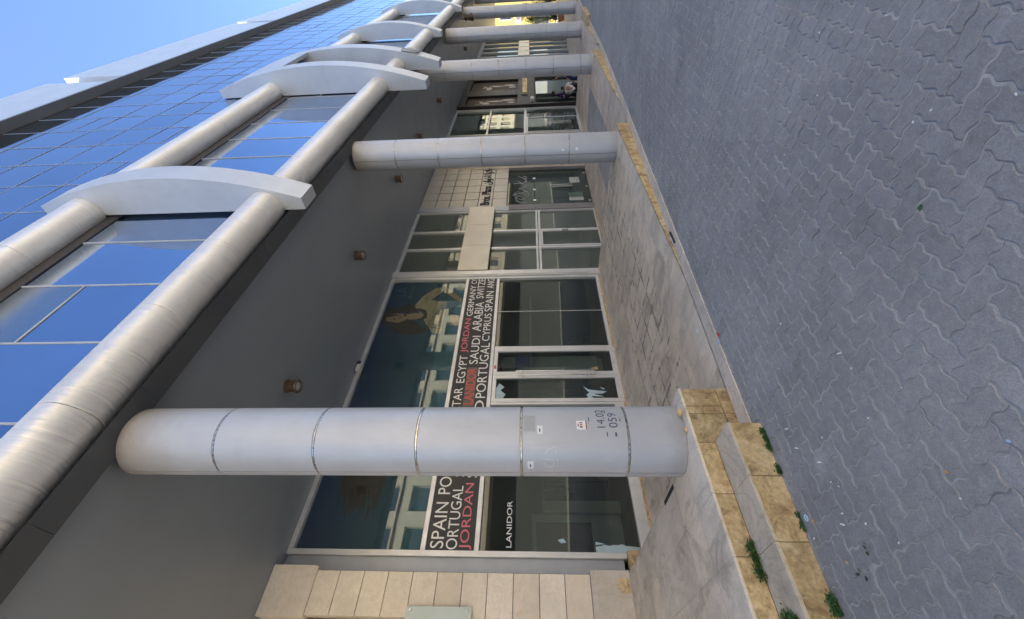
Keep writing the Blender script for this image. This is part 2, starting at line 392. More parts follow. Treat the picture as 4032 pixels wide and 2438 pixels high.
M_['leaf'] = mat_leaf('shrub_leaf', (0.05,0.10,0.02), (0.22,0.27,0.06))
M_['leaf_dark'] = mat_leaf('dark_leaf', (0.015,0.035,0.012), (0.05,0.085,0.03))
M_['weed'] = mat_leaf('weed_leaf', (0.03,0.085,0.02), (0.09,0.19,0.05))
M_['bark'] = simple('bark', (0.10,0.07,0.045), 0.9, 0, 0.3, 8)
M_['terracotta'] = simple('terracotta', (0.33,0.16,0.10), 0.75, 0, 0.15, 6)
M_['skin'] = simple('skin', (0.38,0.22,0.15), 0.55, 0, 0.08, 10)
M_['hairp'] = simple('black_hair', (0.012,0.010,0.010), 0.5, 0, 0.3, 20)
M_['purple'] = None
def mat_plaid():
    n = NT('purple_plaid'); x, y, z = n.sep(n.oc())
    a = n.M('GREATER_THAN', n.M('FRACT', n.M('MULTIPLY', z, 14)), 0.6); b = n.M('GREATER_THAN', n.M('FRACT', n.M('MULTIPLY', n.M('ADD', x, y), 14)), 0.6)
    return n.fin(n.ramp(n.M('MULTIPLY', n.M('ADD', a, b), 0.5), [(0, (0.06,0.035,0.20)), (0.5, (0.03,0.02,0.09)), (1, (0.012,0.01,0.03))]), 0.85)
M_['purple'] = mat_plaid()
M_['wshirt'] = simple('white_cotton', (0.74,0.74,0.68), 0.85, 0, 0.08, 10)
M_['trouser'] = simple('black_trousers', (0.018,0.018,0.020), 0.85, 0, 0.2, 10)
M_['jeans'] = simple('blue_jeans', (0.025,0.035,0.10), 0.85, 0, 0.25, 12)
M_['shoe'] = simple('white_shoe', (0.6,0.6,0.58), 0.6, 0, 0.1, 10)
M_['bread'] = simple('tan_crust', (0.62,0.42,0.20), 0.8, 0, 0.3, 14, 0.3, 60)
M_['paper'] = simple('paper_scrap', (0.80,0.80,0.78), 0.7, 0, 0.06, 20)
M_['orange'] = simple('orange_scrap', (0.75,0.35,0.05), 0.6, 0, 0.1, 20)
M_['packet'] = simple('red_packet', (0.55,0.06,0.05), 0.4, 0, 0.1, 20)
M_['sblue'] = simple('pale_blue_plastic', (0.45,0.62,0.78), 0.4, 0, 0.1, 20)
M_['ink'] = simple('faded_ink', (0.06,0.09,0.15), 0.6, 0, 0.4, 60)
M_['stick_grey'] = simple('faded_sticker', (0.42,0.42,0.41), 0.7, 0, 0.2, 40, stretch=(6,6,1))
M_['chalk'] = simple('chalk_mark', (0.78,0.77,0.70), 0.8, 0, 0.1, 30)
M_['brownprint'] = simple('brown_print', (0.30,0.12,0.06), 0.7, 0, 0.2, 30)
M_['green'] = simple('green_sticker', (0.08,0.32,0.12), 0.5, 0, 0.1, 10)
M_['violet'] = simple('violet_box', (0.12,0.09,0.42), 0.5, 0, 0.1, 10)
M_['twig'] = simple('dry_twig', (0.42,0.38,0.25), 0.8, 0, 0.2, 20)

# ------------------------------------------------------------------ lettering
def text_geo(body, slant=0.0, bold=0.0):
    cu = bpy.data.curves.new('glyphs', 'FONT'); cu.body = body; cu.size = 1; cu.extrude = 0.0; cu.offset = bold; cu.resolution_u = 4
    o = bpy.data.objects.new('glyphs', cu); C.objects.link(o)
    dg = bpy.context.evaluated_depsgraph_get(); me = o.evaluated_get(dg).to_mesh()
    v = [tuple(p.co) for p in me.vertices]; f = [tuple(p.vertices) for p in me.polygons]
    o.evaluated_get(dg).to_mesh_clear(); bpy.data.objects.remove(o); bpy.data.curves.remove(cu)
    return v, f
def text_on(mb, body, x0, x1, z0, z1, y, th=0.006, bold=0.0, mi=0):
    """letters on a wall that faces -Y, fitted to the box x0..x1, z0..z1"""
    v, f = text_geo(body, bold=bold)
    if not v: return
    ax = min(p[0] for p in v); bx = max(p[0] for p in v); az = min(p[1] for p in v); bz = max(p[1] for p in v)
    sx = (x1-x0)/(bx-ax); sz = (z1-z0)/(bz-az)
    g = [(x0+(p[0]-ax)*sx, p[1], z0+(p[1]-az)*sz) for p in v]
    n = len(v)
    cnt = {}
    for q in f:
        for i in range(len(q)):
            e = (q[i], q[(i+1) % len(q)]); cnt[e] = cnt.get(e, 0)+1
    vs = [(p[0], y-th, p[2]) for p in g] + [(p[0], y, p[2]) for p in g]
    fs = list(f) + [tuple(i+n for i in reversed(q)) for q in f]
    for (a, b) in cnt:
        if (b, a) not in cnt: fs.append((b, a, a+n, b+n))
    mb.add(vs, fs, mi)

# ================================================================== SETTING
# ---- street: herringbone of zigzag pavers, each a real block with eased edges over a bed of sand
def build_street():
    w = 0.09; j = 0.0034; bz = 0.0030; bd = 0.0034
    pe = [(0.0, 0.0), (0.26, 0.085), (0.40, 0.06), (0.60, -0.06), (0.74, -0.085)]   # one unit edge, start included, end left out
    def edge(p, q):
        d = (q[0]-p[0], q[1]-p[1]); out = []
        if abs(d[0]) > 0.5:
            xs = pe if d[0] > 0 else [(0.0,0.0)] + [(1-t, o) for t, o in reversed(pe[1:])]
            for t, o in xs: out.append((p[0]+ t*d[0], p[1] + o*(1 if True else 1)) if d[0] > 0 else (p[0]+t*d[0], p[1]+o))
            if d[0] < 0: out = [(p[0], p[1])] + [(q[0]+t, p[1]+o) for t, o in reversed(pe[1:])]
        else:
            if d[1] > 0: out = [(p[0]-o, p[1]+t) for t, o in pe]
            else: out = [(p[0], p[1])] + [(p[0]-o, q[1]+t) for t, o in reversed(pe[1:])]
        return out
    def outline(nx, ny):
        pts = []
        cs = [(i, 0) for i in range(nx)] + [(nx, k) for k in range(ny)] + [(nx-i, ny) for i in range(nx)] + [(0, ny-k) for k in range(ny)]
        for a, b in zip(cs, cs[1:]+cs[:1]): pts += edge(a, b)
        return np.array(pts, float)*w
    def inset(P, d):
        n = len(P); Q = np.zeros_like(P)
        for i in range(n):
            a = P[i]-P[i-1]; b = P[(i+1) % n]-P[i]
            na = np.array([-a[1], a[0]])/np.hypot(*a); nb = np.array([-b[1], b[0]])/np.hypot(*b)
            m = na+nb; m = m/np.hypot(*m); Q[i] = P[i] + m*d/max(0.5, m @ na)
        return Q
    V = []; F = []; off = 0
    tem = {}
    for key, (nx, ny) in dict(h=(2,1), v=(1,2)).items():
        P = outline(nx, ny); tem[key] = (inset(P, j+bd), inset(P, j))
    X0, X1, Y0, Y1 = -1.6, 25.5, -3.2, 2.70
    ox, oy = 0.65, 0.86
    rng = random.Random(3)
    def put(cx, cy, key):
        nonlocal off
        x = (cx+ox)*w; y = (cy+oy)*w
        if not (X0 < x < X1 and Y0 < y < Y1): return
        if x > 9 and y < -0.4: return
        top, low = tem[key]; n = len(top)
        dz = rng.gauss(0, 0.0009); tx = rng.gauss(0, 0.012); ty = rng.gauss(0, 0.012); a = rng.gauss(0, 0.010)
        ca, sa = math.cos(a), math.sin(a); jx = rng.gauss(0, 0.0010); jy = rng.gauss(0, 0.0010)
        c = top.mean(0)
        def place(Q, dzz):
            q = Q-c; r = np.stack([q[:,0]*ca-q[:,1]*sa, q[:,0]*sa+q[:,1]*ca], 1)
            zz = dz + r[:,0]*tx + r[:,1]*ty + dzz
            X = r[:,0]+c[0]+x+jx; Y = r[:,1]+c[1]+y+jy
            Z = zz + st(x+c[0]) + (-0.05 if x < 14 else -0.03)*(X-(x+c[0]))
            return np.stack([X, Y, Z], 1)
        near = x < 11
        V.append(place(top, 0.0)); F.append(tuple(range(off, off+n)))
        V.append(place(low, -bz))
        for i in range(n):
            k = (i+1) % n; F.append((off+n+i, off+n+k, off+k, off+i))
        o2 = off+2*n
        V.append(place(low, -0.016))
        for i in range(n):
            k = (i+1) % n; F.append((o2+i, o2+k, off+n+k, off+n+i))
        off += 3*n
    # the lattice: upright blocks at a(-1,1)+b(2,2), lying blocks one cell to the side
    for a in range(-420, 420):
        for b in range(-260, 260):
            i = -a+2*b; k = a+2*b
            if -40 < i < 300 and -60 < k < 60:
                put(i, k, 'v'); put(i+1, k+1, 'h')
    V = np.concatenate(V)
    me = bpy.data.meshes.new('street'); me.from_pydata(V.tolist(), [], F)
    me.materials.append(M_['paver'])
    o = bpy.data.objects.new('street', me); C.objects.link(o); TOPS.append(o); o['org'] = (0,0,0); o['kind'] = 'structure'
build_street()
g = MB()
xs = [-300, -40, -14, -1.6, 0, 4, 8, 14, 20, 25.5, 36, 60, 300]
ys = [-300, -9.0, -3.2, 2.72]
for i in range(len(xs)-1):
    for k in range(len(ys)-1):
        a, b, c, d = xs[i], xs[i+1], ys[k], ys[k+1]
        sand = (-1.6 <= a and b <= 25.5 and k == 2)
        dz = -0.0040 if sand else -0.003
        g.add([(a,c,st(a)+dz),(b,c,st(b)+dz),(b,d,st(b)+dz),(a,d,st(a)+dz)], [(0,1,2,3)], 0 if sand else 1)
# behind the building and beyond its ends
g.add([(-300,2.72,-3.2),(300,2.72,-3.2),(300,300,-3.2),(-300,300,-3.2)], [(0,1,2,3)], 1)
g.build('ground', [M_['sand'], M_['bounce_paving']], kind='structure')

# ---- terraces, landing, steps, kerb strip
def slab_floor(name, x0, x1, z, mat, y1=6.42, y0=2.795, nx=40, ny=24, poly=None):
    m = MB(); v = []
    for i in range(nx+1):
        for k in range(ny+1):
            x = x0+(x1-x0)*i/nx; y = y0+(y1-y0)*(k/ny)**1.5
            t = max(0, 1-(y-2.8)/0.8); up = max(0, st(x)+0.004-z)
            v.append((x, y, z + up*t*t*(3-2*t)))
    f = [(i*(ny+1)+k, (i+1)*(ny+1)+k, (i+1)*(ny+1)+k+1, i*(ny+1)+k+1) for i in range(nx) for k in range(ny)]
    m.add(v, f)
    # right end face and depth
    m.box(x0, x1-0.002, y0+0.012, y1, z-1.3, z-0.03)
    m.add([(x1,y0,z),(x1,y1,z),(x1,y1,z-0.6),(x1,y0,z-0.6)], [(0,1,2,3)])
    return m.build(name, mat, kind='structure', smooth=30)
TL = [(1.58, 8.13, -1.60), (8.13, 14.44, -1.885), (14.44, 20.7, -2.14), (20.7, 28.0, -2.41), (28.0, 34.2, -2.65), (34.2, 54.0, -2.90)]
for i, (a, b, z) in enumerate(TL):
    slab_floor('terrace_floor', a, b, z, M_['tile_b'] if i == 0 else M_['tile_c'])
m = MB()
m.prism([(-8,2.80),(2.03,2.80),(2.03,3.46),(1.58,3.46),(1.58,6.42),(-8,6.42)], 'z', -2.6, -1.172)
m.build('landing_core', M_['dark_gap'], kind='structure')
m = MB(); m.prism([(-8,2.776),(2.034,2.776),(2.034,3.465),(1.584,3.465),(1.584,6.42),(-8,6.42)], 'z', -1.170, -1.150)
m.build('landing', M_['tile_a'], kind='structure', bevel=0.002)
m = MB(); m.box(-8, 1.545, 2.54, 2.80, -2.4, -1.314)
m.build('step_core', M_['dark_gap'], kind='structure')
m = MB(); e = [-8, -0.68, -0.305, 0.07, 0.447, 0.822, 1.192, 1.560]
for a, b in zip(e, e[1:]): m.box(a+0.0015, b-0.0015, 2.512, 2.775, -1.312, -1.290)
m.build('step_tread', M_['tread'], kind='structure', bevel=0.003)
def stones(m, ed, y0, y1, z0, z1, slope=None):
    for a, b in zip(ed, ed[1:]):
        a2, b2 = a+0.002, b-0.002; dy = random.uniform(-0.0015, 0.0015)
        if slope:
            za, zb = max(z0, st(a2)-0.05), max(z0, st(b2)-0.05)
        else: za = zb = z0
        if za > z1-0.01 and zb > z1-0.01: continue
        za = min(za, z1-0.005); zb = min(zb, z1-0.005)
        m.prism([(a2,za),(b2,zb),(b2,z1),(a2,z1)], 'y', y0+dy, y1)
m = MB()
stones(m, e[1:], 2.522, 2.545, -1.62, -1.3135)
stones(m, e[1:], 2.782, 2.803, -1.292, -1.1715)
stones(m, [1.560, 1.800, 1.868, 2.030], 2.782, 2.803, -1.436, -1.1715)
stones(m, [1.560, 1.800, 2.030], 2.780, 2.803, -1.70, -1.441)
m.build('step_risers', M_['riser'], kind='structure', bevel=0.003)
m = MB(); m.box(2.0305, 2.036, 2.79, 3.46, -1.64, -1.171); m.box(1.5815, 1.588, 3.47, 6.40, -1.64, -1.171)
m.build('landing_end', M_['tread'], kind='structure')
m = MB(); m.box(1.542, 1.580, 3.50, 3.86, -1.1499, -1.1485); m.build('drain_slot', M_['dark_gap'], kind='structure')
# risers where each terrace stands above the falling street
def kerb(x0, x1, z):
    m = MB(); n = max(2, round((x1-x0)/0.375)); ed = [x0+(x1-x0)*k/n for k in range(n+1)]
    stones(m, ed, 2.778, 2.80, z-0.5, z-0.004, True)
    m.build('terrace_riser', M_['riser'], kind='structure', bevel=0.003)
kerb(2.9, 8.13, -1.60); kerb(8.9, 14.44, -1.885); kerb(14.6, 20.7, -2.14); kerb(20.7, 28.0, -2.41)
m = MB(); m.box(18.5, 20.7, 2.46, 2.775, -2.9, -2.14); m.build('terrace_end_block', M_['riser'], kind='structure', bevel=0.01)
m = MB(); x = 1.562
while x < 25:
    L = random.uniform(0.62, 0.95)
    x2 = min(x+L, 25.2)
    m.prism([(x+0.002, st(x)-0.06), (x2-0.002, st(x2)-0.06), (x2-0.002, st(x2)+0.009), (x+0.002, st(x)+0.009)], 'y', 2.622, 2.776)
    x = x2
m.build('kerb_strip', M_['strip'], kind='structure', bevel=0.003)
m = MB(); m.prism([(8.6,3.72),(14.25,3.72),(14.25,4.95),(8.6,4.95)], 'z', -1.884, -1.879)
m.build('grey_floor_inlay', M_['tile_grey'], kind='structure')
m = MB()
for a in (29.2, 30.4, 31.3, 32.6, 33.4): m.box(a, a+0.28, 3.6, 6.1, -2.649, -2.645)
m.build('painted_sun_bands', M_['strip'], kind='structure')  # pale bands painted in for stripes of sunlight on the floor
# little sill of stone under the shop fronts
m = MB(); m.box(1.60, 7.9, 6.20, 6.24, -1.598, -1.56); m.box(8.05, 11.1, 6.16, 6.22, -1.883, -1.85)
m.box(1.60, 1.86, 6.09, 6.19, -1.598, -1.185)
m.build('stone_sill', M_['riser'], kind='structure', bevel=0.004)

# ================================================================== BUILDING ABOVE THE ARCADE
B = thing('office_building', (14, 2.8, -2.9), 'long office building with blue mirror glass, arched silver fins and silver tubes above the arcade', 'building')
XE = 53.0
m = MB(); seams = [-8, 15.4, 21.6, 27.8, 34.0, 40.2, 46.4, XE]
for a, b in zip(seams, seams[1:]): m.box(a+0.004, b-0.004, 3.002, 6.6, 3.49, 3.55)
m.build('soffit', M_['soffit'], B)
m = MB(); x = -8.0
k = 0
while x < XE:
    m.prism([(2.766,3.42),(3.0,3.42),(3.0,3.70),(2.915,3.575)], 'x', x+0.002, x+1.118); x += 1.12
m.box(-8, XE, 2.93, 2.998, 3.43, 3.72, 1)
m.build('fascia_beam', [M_['beam'], M_['core']], B)
m = MB()
m.box(-8, XE, 2.84, 12, 3.552, 3.75); m.box(-8, XE, 11.8, 12, -3.2, 13.5); m.box(-8, XE, 2.9, 12, 13.0, 13.3)
m.box(-8, -7.8, 2.9, 12, -3.2, 13.3); m.box(XE-0.2, XE, 2.9, 12, 3.6, 13.3)
m.box(-8, XE, 2.87, 2.95, 3.72, 13.2)
m.build('wall', M_['alu_grey'], B)
# tubes
def tube_runs(zc, r, runs):
    for a, b in runs:
        m = MB(); x = a
        j0 = 1.72
        cuts = [a] + [j0+1.12*k for k in range(-12, 50) if a+0.15 < j0+1.12*k < b-0.15] + [b]
        n = 48
        for p, q in zip(cuts, cuts[1:]):
            pr = []
            for (xx, rr) in ((p+0.002, r-0.004), (p+0.006, r), (q-0.006, r), (q-0.002, r-0.004)):
                pr += [(xx, 2.70+rr*math.cos(2*math.pi*t/n), zc+rr*math.sin(2*math.pi*t/n)) for t in range(n)]
            fs = [(s*n+t, s*n+(t+1) % n, (s+1)*n+(t+1) % n, (s+1)*n+t) for s in range(3) for t in range(n)]
            m.add(pr, fs + [tuple(range(n)), tuple(range(3*n, 4*n))])
        m.cyl((a, 2.70, zc), (b, 2.70, zc), r-0.008, 32, True, None, 1)
        m.build('tube', [M_['tube'], M_['core']], B, smooth=35)
FX = [(5.139, 5.539), (11.04, 11.49), (13.05, 13.50), (17.66, 18.06), (23.90, 24.30), (30.10, 30.50), (36.3, 36.7)]
runs = []; x = -8
for a, b in FX: runs.append((x, a)); x = b
runs.append((x, XE))
tube_runs(3.7125, 0.2298, runs); tube_runs(6.383, 0.220, runs)
def fin_poly(z0, z1, tip, apex, n=26):
    zc = (z0+z1)/2; h = (z1-z0)/2
    pts = [(tip - (tip-apex)*(1-((z-zc)/h)**2), z) for z in np.linspace(z0, z1, n)]
    return pts
for i, (a, b) in enumerate(FX):
    dbl = i in (1, 2)
    z0, z1, tip, apex = (2.53, 7.74, 2.60, 2.168) if dbl else (3.19, 7.03, 2.59, 2.24)
    pts = fin_poly(z0, z1, tip, apex)
    m = MB()
    if dbl:
        zs = 4.98
        lo = [p for p in pts if p[1] < zs-0.01]; hi = [p for p in pts if p[1] > zs+0.01]
        ya = apex + 0.002
        m.prism(lo + [(ya, zs-0.003), (2.79, zs-0.003), (2.79, z0)], 'x', a, b)
        m.prism([(ya, zs+0.003)] + hi + [(2.79, z1), (2.79, zs+0.003)], 'x', a, b)
        m.box(a+0.01, b-0.01, 2.2, 2.78, zs-0.05, zs+0.05)
    else:
        m.prism(pts + [(2.76, z1), (2.76, z0)], 'x', a, b)
    m.build('arched_fin', M_['fin'], B, smooth=25)
pts = [p for p in fin_poly(2.53, 7.74, 2.60, 2.168, 60) if p[1] > 6.15]
m = MB(); m.prism(pts + [(p[0]+0.09, p[1]) for p in reversed(pts)], 'x', 11.492, 13.048)
m.build('linking_plate', M_['fin'], B, smooth=25)
# curtain wall: mirror panes in a 0.913 grid
panes = []
PX = 0.913
def pane(x0, x1, z0, z1, mat, tilt=True):
    t = [random.uniform(-1, 1)*0.0035 for _ in range(4)] if tilt else [0]*4
    m = MB(); y = 2.812
    m.add([(x0,y+t[0],z0),(x1,y+t[1],z0),(x1,y+t[2],z1),(x0,y+t[3],z1),(x0,y+.02,z0),(x1,y+.02,z0),(x1,y+.02,z1),(x0,y+.02,z1)],
          [(0,1,2),(0,2,3),(4,5,6,7),(0,1,5,4),(1,2,6,5),(2,3,7,6),(3,0,4,7)])
    panes.append((x0, z0, m, mat))
mu = MB(); mg = MB(); mq = MB()
rows = [6.55, 7.90, 8.79, 9.63, 10.70, 11.72]
opens = [3, 10, 13, 19, 24, 30]
k0 = -10; k1 = 56
for k in range(k0, k1):
    x0 = 1.74+PX*(k-1); x1 = x0+PX
    if x1 > XE-0.1: break
    g = 0.012
    if k in (2, 11, 17):
        pane(x0+g, x1-g, 3.95, 5.19, 'blue_glass'); pane(x0+g, x1-g, 5.225, 6.0, 'grey_reflection_glass')
        mu.box(x0+g, x1-g, 2.803, 2.83, 5.195, 5.22)
    else: pane(x0+g, x1-g, 3.95, 6.0, 'blue_glass')
    for r in range(5):
        za, zb = rows[r]+g, rows[r+1]-g
        if r == 0 and k % 5 in (1, 3) or (r == 3 and k % 7 == 2):
            zm = zb-0.45 if r == 0 else za+0.5
            pane(x0+g, x1-g, za, zm-g, 'blue_glass'); pane(x0+g, x1-g, zm+g, zb, 'blue_glass')
            mq.box(x0+g, x1-g, 2.806, 2.83, zm-g+.001, zm+g-.001)
        else: pane(x0+g, x1-g, za, zb, 'blue_glass')
    mu.box(x0-g+.001, x0+g-.001, 2.803, 2.84, 3.95, 6.0); mq.box(x0-g+.001, x0+g-.001, 2.806, 2.84, 6.55, 11.72)
for z in rows[1:-1]: mq.box(-8, XE, 2.8065, 2.838, z-0.0105, z+0.0105)
mg.box(-8, XE, 2.80, 2.86, 6.002, 6.30); mg.box(-8, XE, 2.80, 2.86, 11.722, 11.80)  # lower dark strip stands in for the shadow under the upper tube
mg.build('shade_and_eaves_strips', M_['mull_dark'], B); mu.build('mullion', M_['mull'], B); mq.build('mullion', M_['mull_up'], B)
panes.sort(key=lambda q: (q[0] < 0.8, (q[0]-2)**2*0.25+(q[1]-6)**2))
rest = {}
for i, (a, b, m, mat) in enumerate(panes):
    if i < 96: m.build('glass_pane', M_[mat], B, recalc=True)
    else:
        r = rest.setdefault(mat, MB()); r.add(m.v, m.f)
for mat, r in rest.items(): r.build('glass_panes', M_[mat], B, kind='stuff')
# parapet boxes with gaps
for a, b in ((-8, 12.48), (13.10, 22.45), (22.95, 32.3), (32.8, 42.2), (42.7, XE)):
    m = MB(); n = max(1, round((b-a)/3.1))
    m.box(a, b, 2.58, 3.3, 11.80, 13.66)
    m.build('parapet_panel', M_['parapet'], B, bevel=0.008)
m = MB(); m.box(-8, XE, 2.86, 3.28, 11.81, 13.45); m.build('parapet_backing', M_['alu'], B)
m = MB(); m.box(-8, XE, 2.586, 2.80, 11.73, 11.797); m.build('eaves_underside', M_['beam'], B)

# emblem on the outer face of the second tall fin
em = MB()
def arc_y(z): return 2.60-(2.60-2.168)*(1-((z-5.135)/2.605)**2)
def epts(L): return [(x, arc_y(z)-0.035, z) for x, z in L]
t = np.linspace(0, 2*math.pi, 22)
em.tube(epts([(13.20+0.085*math.cos(a), 3.42+0.11*math.sin(a)) for a in t]), 0.026, 8)
em.tube(epts([(13.36+0.075*math.cos(a), 3.30+0.12*math.sin(a)) for a in t]), 0.026, 8)
em.tube(epts([(13.10, 3.52), (13.09, 3.30), (13.14, 3.16), (13.25, 3.10), (13.36, 3.13), (13.44, 3.06)]), 0.026, 8)
for x, z in ((13.15, 3.15), (13.38, 3.2), (13.2, 3.5)): em.cyl((x, arc_y(z)+0.002, z), (x, arc_y(z)-0.03, z), 0.012, 8)
tag(em.build('emblem', M_['alu_grey'], origin=(13.27, 2.3, 3.05), smooth=50), 'looped silver emblem fixed to the outer face of a tall arched fin', 'emblem')

# ================================================================== COLUMNS
CX = [1.78, 7.93, 14.40, 20.19, 26.46, 32.65, 38.9]
CB = [-1.15, -1.60, -1.885, -2.14, -2.41, -2.65, -2.90]
CL = ['nearest round silver column, with stickers, stencilled numbers and a chalk scribble',
      'round silver column in front of the beige tiled entrance wall',
      'round silver column hiding the third walker, left of the black framed shop',
      'fourth round silver column, just beyond the brown end block of the terrace',
      'fifth round silver column, slim with distance, seen before the yellow house',
      'sixth round silver column, farthest one still standing clear at the edge of the frame',
      'last round silver column, almost hidden behind the sixth']
JZ = [-2.371, -1.543, -0.715, 0.113, 0.941, 1.769, 2.597, 3.425]
cols = []
for i, (x, zb) in enumerate(zip(CX, CB)):
    t = thing('column', (x, 3.15, zb), CL[i], 'column', 'columns along the arcade')
    cols.append(t); c = (x, 3.15); r = 0.276
    zs = [zb] + [z for z in JZ if z > zb+0.08]
    core = MB(); core.cyl((x,3.15,zb), (x,3.15,3.42), r-0.014, 48); core.build('core', M_['core'], t, smooth=40)
    for a, b in zip(zs, zs[1:]):
        m = MB(); lo = a+(0.008 if a != zb else 0.001); hi = b-(0.008 if b < 3.4 else 0.006)
        n = 56 if i < 2 else 32
        m.arc(c, r, r-0.012, 181.0, 359.0, lo, hi, n); m.arc(c, r, r-0.012, 1.0, 179.0, lo, hi, n)
        m.build('cladding_drum', M_['clad'], t, smooth=35)
        if b < 3.4:
            m = MB(); m.arc(c, r-0.0035, r-0.013, 0.5, 359.5, b-0.0045, b+0.0062, n*2, 0, 0.001); m.build('joint_band', M_['ring'], t, smooth=35)
# stickers and marks on the nearest column
def patch(mb, th0, th1, z0, z1, rr, n=10, mi=0, x=1.78, y=3.15, thick=0.0012):
    v = []
    for s in (rr, rr+thick):
        for k in range(n+1):
            a = R(th0+(th1-th0)*k/n)
            v += [(x+s*math.cos(a), y+s*math.sin(a), z0), (x+s*math.cos(a), y+s*math.sin(a), z1)]
    N = 2*(n+1); f = []
    for k in range(n):
        a = 2*k; f += [(a, a+2, a+3, a+1), (N+a, N+a+1, N+a+3, N+a+2), (a, N+a, N+a+2, a+2), (a+1, a+3, N+a+3, N+a+1)]
    f += [(0, 1, N+1, N), (N-2, 2*N-2, 2*N-1, N-1)]
    mb.add(v, f, mi)
c0 = cols[0]; rr = 0.2765
m = MB(); patch(m, -105, -75.5, 0.002, 0.093, rr); tag(m.build('sticker', M_['stick_grey'], c0), 'faded grey sticker')
for a0, a1, z0, z1 in ((-109, -95.4, -0.055, -0.012), (-167.6, -152.8, 0.020, 0.067)):
    m = MB(); patch(m, a0, a1, z0, z1, rr); s = m.build('sticker', M_['paper'], c0); tag(s, 'small white sticker')
    m = MB(); patch(m, a0+3.5, a1-5, (z0+z1)/2-0.004, (z0+z1)/2+0.006, rr+0.0016); m.build('print', M_['ink'], s)
m = MB(); patch(m, -102, -86.5, -0.400, -0.320, rr); s = m.build('sticker', M_['paper'], c0); tag(s, 'white sticker with brown print')
m = MB(); patch(m, -102, -86.5, -0.400, -0.392, rr+0.0016); patch(m, -99, -96.5, -0.368, -0.345, rr+0.0016); patch(m, -95, -93, -0.366, -0.346, rr+0.0016); patch(m, -91.5, -89.6, -0.368, -0.345, rr+0.0016); patch(m, -97, -92, -0.338, -0.330, rr+0.0016)
m.build('print', M_['brownprint'], s)
def glyphs(mb, body, th0, th1, z0, z1, rr, bold=0.0):
    v, f = text_geo(body, bold=bold)
    ax = min(p[0] for p in v); bx = max(p[0] for p in v); az = min(p[1] for p in v); bz = max(p[1] for p in v)
    q = []
    for p in v:
        a = R(th0+(p[0]-ax)/(bx-ax)*(th1-th0)); q.append((1.78+rr*math.cos(a), 3.15+rr*math.sin(a), z0+(p[1]-az)/(bz-az)*(z1-z0)))
    mb.add(q, f)
m = MB(); glyphs(m, '14.02', -99, -61, -0.545, -0.480, rr+0.0012); glyphs(m, '059', -99, -70, -0.640, -0.572, rr+0.0012)
for a0, a1, z0, z1 in ((-88, -79.7, -0.424, -0.417), (-88.2, -82.5, -0.668, -0.660), (-113, -106, -0.556, -0.548), (-113, -106.5, -0.626, -0.612), (-70, -62, -0.560, -0.552)):
    patch(m, a0, a1, z0, z1, rr)
tag(m.build('stencil_mark', M_['ink'], c0), 'stencilled blue numbers')
m = MB(); L = []
for a in np.linspace(0, 2*math.pi, 20): L.append((-157+7.0*math.cos(a), -0.105+0.036*math.sin(a)))
def cylpt(th, z, rr=0.2775): a = R(th); return (1.78+rr*math.cos(a), 3.15+rr*math.sin(a), z)
m.tube([cylpt(*q) for q in L], 0.0022, 5); m.tube([cylpt(-149, -0.05), cylpt(-150, -0.15)], 0.0018, 5); m.tube([cylpt(-153, -0.16), cylpt(-147, -0.165), cylpt(-163, -0.168)], 0.0016, 5)
m.tube([cylpt(-140, -0.07), cylpt(-133, -0.09), cylpt(-128, -0.16), cylpt(-138, -0.15)], 0.0014, 5)
tag(m.build('chalk_scribble', M_['chalk'], c0), 'pale looped scribble')
m = MB(); patch(m, -172.0, -165, -0.55, -0.515, 0.2765, 6, 0, 7.93); patch(m, -171.5, -166.5, -0.81, -0.765, 0.2765, 6, 0, 7.93)
# (two little notes on the second column)
m = MB(); patch(m, -166, -158, -0.62, -0.58, 0.2765, 6, 0, 7.93); patch(m, -165, -155, -0.88, -0.83, 0.2765, 6, 0, 7.93); m.build('sticker', M_['paper'], cols[1])

# bread-like lumps at the column foot
def lump(name, c, r, mat, label, cat, seed, group=None):
    bm = bmesh.new(); bmesh.ops.create_icosphere(bm, subdivisions=3, radius=1); rg = random.Random(seed)
    ph = [rg.uniform(0, 6) for _ in range(6)]
    for v in bm.verts:
        p = v.co; k = 1+0.10*math.sin(4*p.x+ph[0])+0.08*math.sin(5*p.y+ph[1])+0.06*math.sin(9*p.z+ph[2]+3*p.x)
        v.co = Vector((p.x*r[0]*k, p.y*r[1]*k, p.z*r[2]*k))
    me = bpy.data.meshes.new(name); bm.to_mesh(me); bm.free(); me.materials.append(mat)
    me.polygons.foreach_set('use_smooth', [True]*len(me.polygons))
    o = bpy.data.objects.new(name, me); C.objects.link(o); o.location = (c[0], c[1], c[2]+r[2]*0.93); o['org'] = c; TOPS.append(o)
    return tag(o, label, cat, group)
lump('bread_piece', (1.85, 2.846, -1.15), (0.034, 0.022, 0.020), M_['bread'], 'rounded tan bread piece by the right side of the nearest column foot', 'bread', 1)
lump('bread_piece', (1.70, 2.850, -1.15), (0.026, 0.014, 0.011), M_['bread'], 'smaller pale bread crust in front of the nearest column foot', 'bread', 2)

